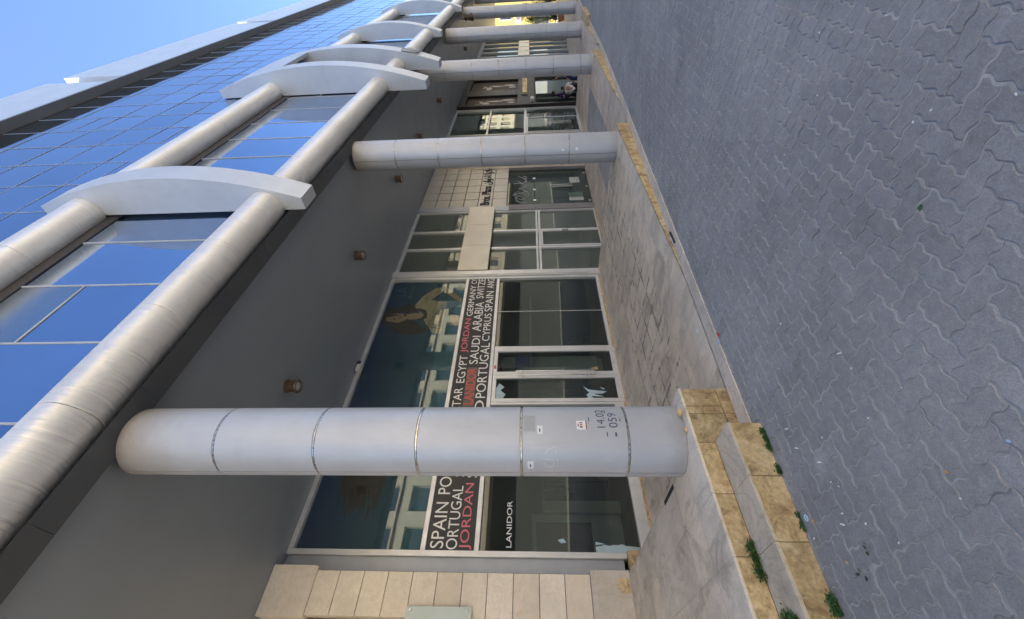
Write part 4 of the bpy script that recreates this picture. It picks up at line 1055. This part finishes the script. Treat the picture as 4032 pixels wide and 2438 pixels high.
# ---- wall behind the third column and the far shop
tag(MB().box(26.305, 31.35, 6.24, 6.34, -2.65, 3.487).build('arcade_wall', M_['alu_grey'], origin=(28.8,6.3,-2.65)), 'grey panel wall between the black framed shop and the farthest shop', 'wall')
S6 = thing('shopfront', (34, YS, -2.65), 'farthest dim glass shopfront with a beige band, between the third and fourth columns', 'shopfront')
m = MB()
for x in (31.36, 32.6, 34.0, 35.4, 36.8): m.box(x, x+0.12, 6.18, 6.30, -2.9, 3.487)
m.box(31.48, 36.8, 6.19, 6.30, 3.3, 3.487); m.build('frame', M_['alu_grey'], S6)
m = MB()
for a, b in ((31.485, 32.595), (32.725, 33.995), (34.125, 35.395), (35.525, 36.795)): m.box(a, b, 6.16, 6.28, 0.0, 0.75)
m.build('fascia_panel', M_['beige_panel'], S6)
for a, b in ((31.485, 32.595), (32.725, 33.995), (34.125, 35.395), (35.525, 36.795)): glass(a, b, 0.76, 3.295, S6, 'glass_green'); glass(a, b, -2.88, -0.01, S6, 'glass_green')
room(S6, 31.4, 36.9, -2.9, 3.3, 'room_pale', depth=3.0)
tag(MB().box(36.93, 43.6, 6.24, 6.34, -2.95, 3.487).build('arcade_wall', M_['stone'], origin=(40,6.3,-2.95)), 'cream wall at the far end of the arcade past the last shop', 'wall')

# ---- left end: stone wall, pilaster, grey strip, glass plaque
tag(MB().box(1.625, 1.788, 6.255, 6.34, -1.15, 3.487).box(1.60, 1.624, 6.20, 6.34, -1.15, 3.487).build('grey_strip', M_['alu_grey'], origin=(1.7,6.3,-1.15), bevel=0.003), 'grey metal strip between the stone pilaster and the shop frame', 'panel')
P = thing('stone_pilaster', (1.33, 6.25, -1.15), 'cream stone pilaster with block cap and base at the left end of the arcade', 'pilaster')
m = MB(); z = -0.655
m.box(1.095, 1.555, 6.10, 6.34, -0.66, 2.9); m.build('core', M_['dark_gap'], P)
lev = [-0.66, -0.338, -0.016, 0.314, 0.645, 0.967, 1.296, 1.617, 1.941, 2.261, 2.586, 2.897]
for a, b in zip(lev, lev[1:]):
    m = MB(); m.box(1.085, 1.565, 6.07+random.uniform(-.001,.001), 6.33, a+0.004, b-0.004); m.build('stone_course', M_['stone'], P, bevel=0.003)
def block(x0, x1, y0, z0, z1, t, up):
    m = MB(); y1 = 6.34
    if up:   # moulding under the cap
        pr = [(y0, z1), (y0, z0+t), (y0+0.035, z0), (y1, z0), (y1, z1)]
    else: pr = [(y0, z0), (y0, z1-t), (y0+0.035, z1), (y1, z1), (y1, z0)]
    m.prism(pr, 'x', x0, x1); return m
block(1.056, 1.615, 6.035, 2.90, 3.487, 0.06, True).build('capital', M_['stone'], P, bevel=0.006)
block(1.056, 1.612, 6.035, -1.15, -0.663, 0.06, False).build('base', M_['stone_pale'], P, bevel=0.006)
m = MB()
m.prism([(1.36,-1.135),(1.52,-1.140),(1.535,-1.03),(1.50,-0.985),(1.47,-1.02),(1.45,-0.96),(1.43,-1.02),(1.41,-0.95),(1.395,-1.03),(1.37,-1.0)], 'y', 6.0335, 6.0349)
tag(m.build('stain', M_['riser'], P), 'brown drip stain on the base')
tag(MB().box(-8, 1.05, 6.2, 6.34, -1.15, 3.487).build('end_wall', M_['stone'], origin=(-3,6.3,-1.15)), 'cream stone wall left of the pilaster', 'wall')
G = thing('glass_plaque', (0.97, 6.02, 0.8), 'greenish glass plaque held by steel bolts beside the stone pilaster', 'plaque')
m = MB(); m.box(0.62, 1.188, 6.018, 6.030, 0.81, 1.613); m.build('plate', M_['plaque_glass'], G, bevel=0.002)
for x, z in ((1.15, 0.86), (1.15, 1.56), (0.66, 0.86), (0.66, 1.56)):
    m = MB(); m.cyl((x,6.0,z), (x,6.07 if x > 1.1 else 6.2,z), 0.017, 16); m.build('bolt', M_['steel'], G, smooth=40)

# ---- downlights under the soffit
DL = [(3.43, 'first bronze downlight, nearest the alarm box'), (6.59, 'second bronze downlight, above the white framed shop'), (9.98, 'third bronze downlight, just left of the second column'), (12.90, 'fourth bronze downlight, peeping out right of the second column'), (16.6, 'fifth bronze downlight, between the second column and the nearest tall fin'), (25.6, 'distant bronze downlight left of the third column'), (28.9, 'bronze downlight behind the fourth column'), (36, 'farthest bronze downlight over the sunlit end of the arcade')]
proto = thing('downlight', (DL[0][0], 4.58, 3.49), DL[0][1], 'downlight', 'bronze downlights on the soffit')
m = MB(); x, y = DL[0][0], 4.58
m.lathe([(0.096,0.0),(0.096,-0.014),(0.082,-0.024),(0.082,-0.115),(0.098,-0.122),(0.101,-0.155),(0.094,-0.166),(0.073,-0.166),(0.068,-0.142),(0.01,-0.140)], (x,y,3.489), 36); m.build('housing', M_['bronze'], proto, smooth=40)
m = MB(); m.lathe([(0.066,-0.145),(0.064,-0.155),(0.04,-0.162),(0.005,-0.163)], (x,y,3.489), 28); m.build('lens', M_['lens'], proto, smooth=60)
for x, lab in DL[1:]:
    o = copy_tree(proto); o.location = (x, 4.58, 3.49); o['label'] = lab
t = thing('floodlight', (25.9, 3.32, 3.40), 'bell shaped floodlight hanging under the arcade beside the fifth column', 'floodlight')
m = MB(); m.tube([(25.9,3.32,3.42), (25.9,3.32,3.30)], 0.03, 8); m.box(25.85, 25.95, 3.25, 3.39, 3.22, 3.31); m.build('bracket', M_['black'], t)
m = MB(); m.cyl((25.9,3.32,3.22), (26.0,3.25,2.92), 0.05, 20, True, 0.20); m.build('shade', M_['bronze'], t, smooth=40)

# ================================================================== WEEDS, LITTER
def leaf_geo(mb, c, L, wd, yaw, pit):
    d = Vector((math.cos(yaw)*math.cos(pit), math.sin(yaw)*math.cos(pit), math.sin(pit))); s = Vector((-math.sin(yaw), math.cos(yaw), 0)); c = Vector(c)
    up = d.cross(s)*-0.12*L
    mb.add([c, c+d*L*.35+s*wd*.5+up, c+d*L*.75+s*wd*.42, c+d*L, c+d*L*.75-s*wd*.42, c+d*L*.35-s*wd*.5+up], [(0,1,2,3,4,5)])
def weed(p0, p1, spread, h, n, label, seed):
    rg = random.Random(seed); m = MB(); c = [(p0[i]+p1[i])/2 for i in range(3)]
    for k in range(n):
        u = rg.random(); b = [p0[i]+(p1[i]-p0[i])*u for i in range(3)]
        x = b[0]+rg.gauss(0, spread*.3); y = b[1]+rg.gauss(0, spread*.3); hh = h*abs(rg.gauss(0.5, 0.3))
        leaf_geo(m, (x, y, b[2]+hh), rg.uniform(0.010, 0.017), rg.uniform(0.011, 0.016), rg.uniform(0, 6.28), rg.uniform(-0.3, 0.45))
        if k % 9 == 0: m.tube([(b[0], b[1], b[2]), (x, y, b[2]+hh)], 0.0014, 4)
    return tag(m.build('weed_clump', M_['weed'], origin=c, recalc=False), label, 'weed')
weed((0.895,2.765,-1.29), (0.705,2.762,-1.29), 0.035, 0.045, 380, 'long low clump of green weeds in the corner of the step tread', 1)
weed((0.53,2.70,-1.29), (0.46,2.58,-1.29), 0.06, 0.03, 300, 'leafy weed on the bottom step at the left edge of the frame', 2)
weed((0.565,2.505,-1.468), (0.50,2.50,-1.465), 0.045, 0.04, 300, 'bushy weed at the foot of the bottom step by the frame edge', 3)
weed((1.51,2.508,-1.512), (1.35,2.508,-1.505), 0.014, 0.03, 200, 'thin line of weeds along the foot of the bottom step below the column', 4)
weed((1.25,2.508,-1.50), (1.20,2.508,-1.497), 0.014, 0.028, 90, 'small tuft of weeds at the joint of the bottom step', 5)
weed((0.97,2.508,-1.487), (0.88,2.508,-1.48), 0.012, 0.02, 60, 'sparse weed sprigs at the step foot near the blue ring', 6)
weed((1.49,0.87,-1.514), (1.485,0.875,-1.514), 0.007, 0.006, 10, 'tiny green sprout in a paving joint, out in the street', 7)
weed((14.6,2.70,-2.13), (14.9,2.70,-2.13), 0.10, 0.16, 160, 'small dark weed beside the end of the third terrace', 8)
def flat_scrap(x, y, z, a, b, rot, seed, h=0.0025):
    rg = random.Random(seed); n = rg.choice([4, 5, 6]); p = []
    for k in range(n):
        u = 2*math.pi*k/n+rg.uniform(-.3, .3); q = (a*math.cos(u), b*math.sin(u))
        p.append((x+q[0]*math.cos(rot)-q[1]*math.sin(rot), y+q[0]*math.sin(rot)+q[1]*math.cos(rot)))
    m = MB(); m.prism(p, 'z', z, z+h); return m
W = [(0.97,2.12),(0.93,2.08),(0.82,2.46),(0.62,1.90),(1.06,1.68),(0.64,1.52),(1.85,1.87),(1.05,1.44),(1.28,1.60),(2.47,0.74),(2.55,1.10),(1.75,0.64),(2.69,0.49),(1.43,0.45),(1.70,0.58),(5.14,0.77),(4.54,2.53),(2.21,0.35),(0.74,2.03),(1.16,2.02),(0.83,2.15),(1.72,1.25),(3.3,1.35),(3.9,0.9)]
for i, (x, y) in enumerate(W):
    rg = random.Random(50+i); s = rg.uniform(0.004, 0.009)
    o = flat_scrap(x, y, st(x)+0.001, s, s*rg.uniform(.35, .8), rg.uniform(0, 3), i).build('paper_scrap', M_['paper'], origin=(x, y, st(x)))
    tag(o, 'tiny white scrap lying on the grey paving', 'litter', 'white scraps on the paving')
butts = [(1.36,2.27),(1.23,2.26),(1.08,2.13),(1.38,1.61),(0.79,2.18)]
for i, (x, y) in enumerate(butts):
    u = random.uniform(0.3, 1.2); m = MB(); m.cyl((x-0.011*math.cos(u), y-0.011*math.sin(u), st(x)+0.005), (x+0.011*math.cos(u), y+0.011*math.sin(u), st(x)+0.005), 0.0042, 10)
    tag(m.build('cigarette_end', M_['paper'], origin=(x, y, st(x)), smooth=40), 'white cigarette end lying on the paving below the steps', 'cigarette end', 'cigarette ends below the steps')
m = MB(); t = np.linspace(0, 2*math.pi, 20); m.tube([(0.92+0.016*math.cos(a), 2.45+0.011*math.sin(a), st(0.92)+0.004) for a in t], 0.0035, 6)
tag(m.build('plastic_ring', M_['sblue'], origin=(0.92,2.45,st(.92)), smooth=60), 'pale blue plastic ring on the paving by the bottom step', 'ring')
for x, y, s, nm, mat, lab, cat in ((0.885, 2.40, 0.009, 'orange_scrap', 'orange', 'small orange scrap just beyond the pale blue ring', 'litter'), (0.655, 2.28, 0.009, 'tan_scrap', 'bread', 'pale tan crumb on the paving near the left frame edge', 'litter'), (0.70, 1.24, 0.007, 'plastic_flake', 'sblue', 'pale blue flake on the paving, nearest one to the lens', 'litter'), (0.725, 1.50, 0.007, 'orange_scrap', 'orange', 'tiny orange crumb in a paving joint far from the steps', 'litter')):
    tag(flat_scrap(x, y, st(x)+0.002, s, s*0.6, 0.6, 5, 0.004).build(nm, M_[mat], origin=(x, y, st(x))), lab, cat)
t = thing('wrapper', (2.39, 2.60, st(2.39)), 'red and pale blue sweet wrapper on the paving beside the pale kerb strip', 'wrapper')
m = flat_scrap(2.44, 2.585, st(2.44)+0.003, 0.020, 0.013, 0.3, 6, 0.010); m.build('red_part', M_['packet'], t)
m = flat_scrap(2.375, 2.605, st(2.37)+0.014, 0.026, 0.016, 0.2, 7, 0.004); m.build('blue_part', M_['sblue'], t)
tag(flat_scrap(2.80, 2.92, -1.575, 0.045, 0.028, 0.5, 11, 0.003).build('paper_slip', M_['paper'], origin=(2.8,2.92,-1.575)), 'folded white paper slip on the terrace tiles behind the kerb strip', 'paper')
t = thing('door_closer', (4.10, 2.725, st(4.1)), 'short dark metal bar with bright ends lying on the pale kerb strip', 'metal bar')
m = MB(); m.box(4.0, 4.22, 2.70, 2.718, st(4.1)+0.010, st(4.1)+0.030); m.build('bar', M_['black'], t, bevel=0.003)
m = MB(); m.box(4.03, 4.09, 2.735, 2.752, st(4.1)+0.010, st(4.1)+0.024); m.box(4.11, 4.17, 2.738, 2.755, st(4.1)+0.010, st(4.1)+0.024); m.build('clip', M_['paper'], t, bevel=0.003)
rg = random.Random(12)
for i, (x, y) in enumerate(((0.58,2.20),(0.60,2.24),(0.66,2.10))):
    m = MB()
    for k in range(3): leaf_geo(m, (x+rg.uniform(-.01,.01), y+rg.uniform(-.01,.01), st(x)+0.003), 0.018, 0.011, rg.uniform(0, 6), 0.15)
    tag(m.build('fallen_leaf', M_['leaf_dark'], origin=(x, y, st(x)), recalc=False), 'small dark green leaf fallen on the paving', 'leaf', 'fallen leaves on the paving')

# ================================================================== PEOPLE (about 1.36 units = 1.70 m tall)
def skin_mesh(name, nodes, edges, mat, parent, sub=2):
    """nodes: {key: (xyz, radius)} in local coordinates; one continuous skinned surface"""
    ks = list(nodes); ix = {k: i for i, k in enumerate(ks)}
    me = bpy.data.meshes.new(name); me.from_pydata([nodes[k][0] for k in ks], [(ix[a], ix[b]) for a, b in edges], [])
    o = bpy.data.objects.new(name, me); C.objects.link(o)
    sm = o.modifiers.new('skin', 'SKIN'); sm.use_smooth_shade = True
    for i, k in enumerate(ks):
        r = nodes[k][1]; r = r if isinstance(r, tuple) else (r, r)
        me.skin_vertices[0].data[i].radius = r; me.skin_vertices[0].data[i].use_root = (i == 0)
    ss = o.modifiers.new('sub', 'SUBSURF'); ss.levels = sub; ss.render_levels = sub
    dg = bpy.context.evaluated_depsgraph_get(); m2 = bpy.data.meshes.new_from_object(o.evaluated_get(dg))
    o.modifiers.clear(); o.data = m2; bpy.data.meshes.remove(me)
    m2.materials.clear(); m2.materials.append(mat); m2.polygons.foreach_set('use_smooth', [True]*len(m2.polygons))
    o.name = name; o.parent = parent; o['org'] = parent['org']
    return o
def person(loc, yaw, J, label, top, bottom, shoes=True):
    """J: joint positions, metres, facing +x; scaled to units here"""
    t = thing('person', loc, label, 'person'); t.rotation_euler = (0, 0, yaw)
    k = 1/UNIT
    S = lambda p: (p[0]*k, p[1]*k, p[2]*k)
    N = {}; E = []
    def nd(key, p, r): N[key] = (S(p), r*k if not isinstance(r, tuple) else (r[0]*k, r[1]*k))
    nd('pelvis', J['pelvis'], (0.13, 0.10)); nd('waist', J['waist'], (0.125, 0.09)); nd('chest', J['chest'], (0.155, 0.105)); nd('neck0', J['neck0'], 0.06); nd('neck1', J['neck1'], 0.052)
    nd('head0', J['head0'], (0.075, 0.085)); nd('head1', J['head1'], (0.08, 0.095)); nd('head2', J['head2'], (0.055, 0.065))
    E += [('pelvis','waist'),('waist','chest'),('chest','neck0'),('neck0','neck1'),('neck1','head0'),('head0','head1'),('head1','head2')]
    f = (Vector(J['face'])-Vector(J['head1'])).normalized()
    h0 = Vector(J['head0'])
    nd('nose', tuple(Vector(J['head1'])*0.55+h0*0.45+f*0.10), 0.014); E += [('head1','nose')]
    for s, sg in (('l', 1), ('r', -1)):
        nd('sh'+s, J['sh'+s], 0.06); nd('el'+s, J['el'+s], 0.042); nd('wr'+s, J['wr'+s], 0.028)
        E += [('chest','sh'+s),('sh'+s,'el'+s),('el'+s,'wr'+s)]
        a = Vector(J['wr'+s]); d = (a-Vector(J['el'+s])).normalized(); side = d.cross(Vector((0,1,0)))
        side = side.normalized() if side.length > 0.1 else Vector((1,0,0))
        pm = a+d*0.075; nd('pm'+s, tuple(pm), (0.034, 0.018)); E += [('wr'+s,'pm'+s)]
        for q in range(4):
            o = side*(q-1.5)*0.019; L = (0.058, 0.072, 0.068, 0.052)[q]
            nd('f%s%d' % (s, q), tuple(pm+o+d*0.022), 0.0085); nd('g%s%d' % (s, q), tuple(pm+o*1.1+d*L*0.9+Vector((0.012,-0.012*sg,0))), 0.0075); E += [('pm'+s, 'f%s%d' % (s, q)), ('f%s%d' % (s, q), 'g%s%d' % (s, q))]
        nd('t'+s, tuple(a+d*0.035+side*0.034), 0.011); nd('u'+s, tuple(a+d*0.07+side*0.05), 0.009); E += [('wr'+s,'t'+s),('t'+s,'u'+s)]
        nd('hip'+s, J['hip'+s], 0.092); nd('kn'+s, J['kn'+s], 0.06); nd('an'+s, J['an'+s], 0.04); nd('to'+s, J['to'+s], (0.04, 0.03))
        E += [('pelvis','hip'+s),('hip'+s,'kn'+s),('kn'+s,'an'+s),('an'+s,'to'+s)]
    skin_mesh('body', N, E, M_['skin'], t)
    def sub(keys, edges, grow, mat, name):
        n2 = {}
        for q in keys:
            r = N[q][1]; n2[q] = (N[q][0], tuple(x+grow*k for x in r) if isinstance(r, tuple) else r+grow*k)
        skin_mesh(name, n2, edges, mat, t)
    sub(['waist','chest','neck0','pelvis','shl','ell','wrl','shr','elr','wrr'], [('pelvis','waist'),('waist','chest'),('chest','neck0'),('chest','shl'),('shl','ell'),('ell','wrl'),('chest','shr'),('shr','elr'),('elr','wrr')], 0.018, top, 'shirt')
    sub(['pelvis','hipl','knl','anl','hipr','knr','anr'], [('pelvis','hipl'),('hipl','knl'),('knl','anl'),('pelvis','hipr'),('hipr','knr'),('knr','anr')], 0.014, bottom, 'trousers')
    for s in 'lr':
        n2 = {'a': (N['an'+s][0], 0.05*k), 'b': (N['to'+s][0], (0.05*k, 0.038*k))}; n2['a'] = ((N['an'+s][0][0], N['an'+s][0][1], N['an'+s][0][2]-0.03*k), 0.048*k)
        skin_mesh('shoe', n2, [('a','b')], M_['shoe'] if shoes else M_['trouser'], t)
    # hair cap: over the crown and the back of the head
    h1 = Vector(N['head1'][0]); h2 = Vector(N['head2'][0]); bk = -Vector(f)*0.035*k
    n2 = {'a': (tuple(h1+bk), (0.085*k, 0.092*k)), 'b': (tuple(h2+bk*0.6), (0.068*k, 0.075*k)), 'c': (tuple(Vector(N['head0'][0])+bk*1.6), (0.062*k, 0.05*k))}
    skin_mesh('hair', n2, [('c','a'),('a','b')], M_['hairp'], t)
    # eyes and mouth
    m = MB(); fx = Vector(f); sd = fx.cross(Vector((0,0,1))).normalized(); org = Vector(t['org'])
    for s in (-1, 1):
        p = (h1*0.75+Vector(N['head0'][0])*0.25)+fx*0.078*k+sd*s*0.03*k+org; m.add([p+sd*0.012*k, p+Vector((0,0,0.006*k)), p-sd*0.012*k, p-Vector((0,0,0.006*k))], [(0,1,2,3)])
    p = Vector(N['head0'][0])+fx*0.082*k+org; m.add([p+sd*0.02*k, p+Vector((0,0,0.005*k)), p-sd*0.02*k, p-Vector((0,0,0.005*k))], [(0,1,2,3)])
    m.build('features', M_['hairp'], t)
    return t
# walker in plaid, head bowed, right arm forward
JA = dict(pelvis=(0,0,0.92), waist=(0.04,0,1.08), chest=(0.13,0,1.29), neck0=(0.19,0,1.43), neck1=(0.23,0,1.48), head0=(0.28,0,1.53), head1=(0.30,0,1.60), head2=(0.29,0,1.67), face=(0.43,0,1.54),
          shl=(0.14,0.19,1.38), ell=(0.14,0.24,1.11), wrl=(0.27,0.20,0.92), shr=(0.15,-0.19,1.38), elr=(0.20,-0.22,1.11), wrr=(0.36,-0.14,0.98),
          hipl=(0,0.10,0.86), knl=(0.10,0.11,0.48), anl=(-0.04,0.11,0.09), tol=(0.10,0.12,0.03), hipr=(0,-0.10,0.86), knr=(0.16,-0.10,0.50), anr=(0.20,-0.10,0.09), tor=(0.34,-0.10,0.03))
person((21.45, 6.03, -2.41), R(-80), JA, 'person in a purple plaid shirt and black trousers standing with head bowed', M_['purple'], M_['trouser'])
# seated on the terrace edge, seen from behind
JB = dict(pelvis=(0,0,0.11), waist=(0.0,0,0.27), chest=(0.06,0,0.50), neck0=(0.12,0,0.64), neck1=(0.15,0,0.68), head0=(0.19,0,0.72), head1=(0.20,0,0.79), head2=(0.19,0,0.86), face=(0.32,0,0.70),
          shl=(0.07,0.20,0.58), ell=(0.16,0.27,0.34), wrl=(0.36,0.20,0.26), shr=(0.07,-0.20,0.58), elr=(0.16,-0.27,0.34), wrr=(0.36,-0.16,0.26),
          hipl=(0.02,0.11,0.10), knl=(0.42,0.15,0.16), anl=(0.46,0.15,-0.24), tol=(0.60,0.16,-0.29), hipr=(0.02,-0.11,0.10), knr=(0.42,-0.15,0.16), anr=(0.46,-0.15,-0.24), tor=(0.60,-0.16,-0.29))
person((20.55, 5.42, -2.14), R(5), JB, 'person in a white shirt sitting on the terrace edge, seen from behind', M_['wshirt'], M_['trouser'])
JC = dict(JA); JC.update(waist=(0.02,0,1.08), chest=(0.04,0,1.30), neck0=(0.06,0,1.46), shl=(0.04,0.19,1.40), shr=(0.04,-0.19,1.40), ell=(0.02,0.24,1.13), neck1=(0.09,0,1.52), head0=(0.10,0,1.58), head1=(0.09,0,1.66), head2=(0.07,0,1.72), face=(0.25,0,1.66), wrl=(0.10,0.25,0.90), elr=(0.0,-0.24,1.14), wrr=(0.05,-0.25,0.90))
person((21.0, 5.035, -2.41), R(100), JC, 'person in a black jacket and blue jeans half hidden by the third column', M_['black'], M_['jeans'])

# ================================================================== BEYOND THE ARCADE
Yb = thing('yellow_house', (58, 8, -3.0), 'sunlit yellow house beyond the far end of the arcade', 'house')
m = MB(); m.box(58, 66, 2.0, 16, -3.2, 11); m.build('wall', M_['yellow'], Yb)
for y0, y1, z0, z1 in ((7.0, 7.75, 2.0, 3.4), (9.4, 10.2, 2.0, 3.4), (4.6, 5.4, 2.0, 3.4), (7.4, 8.3, -2.4, -0.6), (4.6, 5.4, 5.4, 6.9), (7.0, 7.8, 5.4, 6.9)):
    m = MB(); m.box(57.9, 57.998, y0, y1, z0, z1); w = m.build('window', M_['offwhite'], Yb)
    m = MB(); m.box(57.87, 57.899, y0+.08, y1-.08, z0+.08, z1-.08); m.build('pane', M_['winblue'], w)
t = thing('air_conditioner', (57.7, 7.6, 0.85), 'white air conditioner unit on the sunlit yellow house', 'air conditioner')
m = MB(); m.box(57.55, 57.95, 7.15, 8.05, 0.85, 1.55); m.build('casing', M_['offwhite'], t, bevel=0.03)
m = MB(); m.cyl((57.53,7.5,1.2), (57.549,7.5,1.2), 0.26, 20); m.build('fan_grille', M_['jamb'], t)
def bush(loc, rx, ry, rz, n, mat, label, cat, seed, s=0.16, trunk=True, name='shrub'):
    rg = random.Random(seed); t = thing(name, loc, label, cat); m = MB()
    cl = [(rg.gauss(0, .45)*rx, rg.gauss(0, .45)*ry, rz*(0.35+0.6*rg.random()), rg.uniform(.2, .42)) for _ in range(16)]
    for k in range(n):
        c = rg.choice(cl); d = Vector((rg.gauss(0,1), rg.gauss(0,1), rg.gauss(0,1))).normalized()*c[3]*(0.5+0.5*rg.random())
        leaf_geo(m, (loc[0]+c[0]+d.x*rx, loc[1]+c[1]+d.y*ry, loc[2]+c[2]+d.z*rz*.6), s*rg.uniform(.6,1.3), s*.5, rg.uniform(0,6.28), rg.uniform(-.6,1))
    m.build('crown', mat, t, recalc=False)
    m = MB()
    for c in cl[:7]: m.tube([(loc[0], loc[1], loc[2]), (loc[0]+c[0]*.4, loc[1]+c[1]*.4, loc[2]+c[2]*.5), (loc[0]+c[0], loc[1]+c[1], loc[2]+c[2])], [0.06*rz/2, 0.04*rz/2, 0.015], 6)
    m.build('trunk', M_['bark'], t)
    return t
bush((55.0, 7.3, -3.0), 0.9, 0.9, 3.0, 1500, M_['leaf'], 'bright sunlit green shrub before the yellow house', 'shrub', 21)
bush((55.5, 5.9, -3.0), 0.8, 0.8, 2.6, 1100, M_['leaf'], 'lower sunlit shrub beside the bright one, nearer the street', 'shrub', 22)
pt = thing('potted_plant', (41.5, 5.5, -2.9), 'dark leafy plant in a terracotta pot at the far end of the arcade', 'potted plant')
m = MB(); m.lathe([(0.26,0),(0.36,0.35),(0.40,0.42),(0.36,0.43),(0.33,0.38)], (41.5,5.5,-2.9), 24); m.build('pot', M_['terracotta'], pt, smooth=40)
m = MB(); rg = random.Random(8)
for k in range(260): leaf_geo(m, (41.5+rg.gauss(0,.18), 5.5+rg.gauss(0,.18), -2.45+abs(rg.gauss(0,.3))), rg.uniform(.12,.26), 0.07, rg.uniform(0,6.28), rg.uniform(-.2,1.2))
m.build('foliage', M_['leaf_dark'], pt, recalc=False)

# the building across the street, which the shop windows mirror
OB = thing('stone_building', (15, -14, -2), 'sunlit cream stone building across the street, mirrored in the shop windows', 'building')
m = MB(); nx = 50; x0 = -26.0; pw = 2.55; lev = [3.4, 5.9, 8.5]; FY = -14.0
for i in range(nx+1):
    x = x0+i*pw; m.box(x-0.45, x+0.45, FY-0.6, FY, 3.0, 10.6 if i % 6 else 11.2)
for i in range(nx):
    a = x0+i*pw+0.45; b = a+pw-0.9
    for z in lev: m.box(a, b, FY-0.6, FY-0.02, z-0.38, z+0.38)
    m.box(a, b, FY-0.6, FY-0.02, 10.2, 10.5)
m.box(x0-.7, x0+nx*pw+.7, FY-8, FY-0.62, 3.0, 10.4); m.box(x0-.8, x0+nx*pw+.8, FY-0.9, FY+0.16, 8.78, 8.88)
for z in (3.05,): m.box(x0-.7, x0+nx*pw+.7, FY, FY+0.1, z, z+0.14)
m.build('wall', M_['cream'], OB)
m = MB(); m.box(x0-.7, x0+nx*pw+.7, FY-8, FY-1.6, -3.2, 2.998); m.build('shaded_shop_level', M_['room'], OB)  # dark colour stands in for shade on this unseen lower storey
for z, h in ((3.4, 1.74), (5.9, 1.84), (8.5, 1.32)):
    for i in range(nx):
        a = x0+i*pw+0.45; b = a+pw-0.9
        if 4 < a < 80:
            m = MB(); m.box(a, b, FY-0.5, FY-0.42, z+0.38, z+0.38+h); m.box((a+b)/2-.03, (a+b)/2+.03, FY-0.41, FY-0.38, z+0.38, z+0.38+h); m.build('window', M_['winblue'], OB)

# ================================================================== LIGHT, SKY, CAMERA
SUN_AZ = R(-25); SUN_EL = R(41.5)          # azimuth from +Y towards +X
sd = Vector((math.sin(SUN_AZ)*math.cos(SUN_EL), math.cos(SUN_AZ)*math.cos(SUN_EL), math.sin(SUN_EL)))
sun = bpy.data.lights.new('sun', 'SUN'); sun.energy = 5.0; sun.angle = R(0.5); sun.color = (1.0, 0.94, 0.84)
so = bpy.data.objects.new('sun', sun); C.objects.link(so); so.rotation_euler = sd.to_track_quat('Z', 'Y').to_euler()
wd = bpy.data.worlds.new('World'); SC.world = wd; wd.use_nodes = True
nt = wd.node_tree; bg = nt.nodes['Background']; sky = nt.nodes.new('ShaderNodeTexSky'); sky.sky_type = 'NISHITA'; sky.sun_disc = False
sky.sun_elevation = SUN_EL; sky.sun_rotation = SUN_AZ; sky.air_density = 0.8; sky.dust_density = 1.2; sky.ozone_density = 4.6
nt.links.new(sky.outputs[0], bg.inputs[0]); bg.inputs[1].default_value = 0.13
cam = bpy.data.cameras.new('camera'); co = bpy.data.objects.new('camera', cam); C.objects.link(co); SC.camera = co
cam.sensor_fit = 'HORIZONTAL'; cam.sensor_width = 36; cam.lens = 36*1618.58/4032; cam.clip_start = 0.05; cam.clip_end = 2000
yaw, pit, rol = R(42.796), R(3.001), R(-0.958)
F = Vector((math.cos(yaw)*math.cos(pit), math.sin(yaw)*math.cos(pit), math.sin(pit)))
Rt = Vector((math.sin(yaw), -math.cos(yaw), 0)); U = Rt.cross(F)
R2 = Rt*math.cos(rol)+U*math.sin(rol); U2 = -Rt*math.sin(rol)+U*math.cos(rol)
# the phone was held upright and the picture stored on its side: image right = down, image top = right
mx = Matrix((-U2, R2, -F)).transposed()
co.rotation_euler = mx.to_euler(); co.location = (0, 0, 0)
SC.view_settings.view_transform = 'Standard'; SC.view_settings.look = 'None'; SC.view_settings.exposure = 1.9; SC.view_settings.gamma = 1
SC.cycles.use_denoising = True; SC.cycles.max_bounces = 10; SC.cycles.transparent_max_bounces = 12; SC.cycles.glossy_bounces = 5; SC.cycles.diffuse_bounces = 5
SC.cycles.sample_clamp_indirect = 6

# from layout units to metres, with the nearest terrace at height zero
for o in TOPS + [co]:
    o.location = (Vector(o.location)+Vector((0, 0, EYE)))*UNIT
    if o.type != 'CAMERA': o.scale = (UNIT, UNIT, UNIT)
for o in bpy.data.objects:
    if 'org' in o: del o['org']
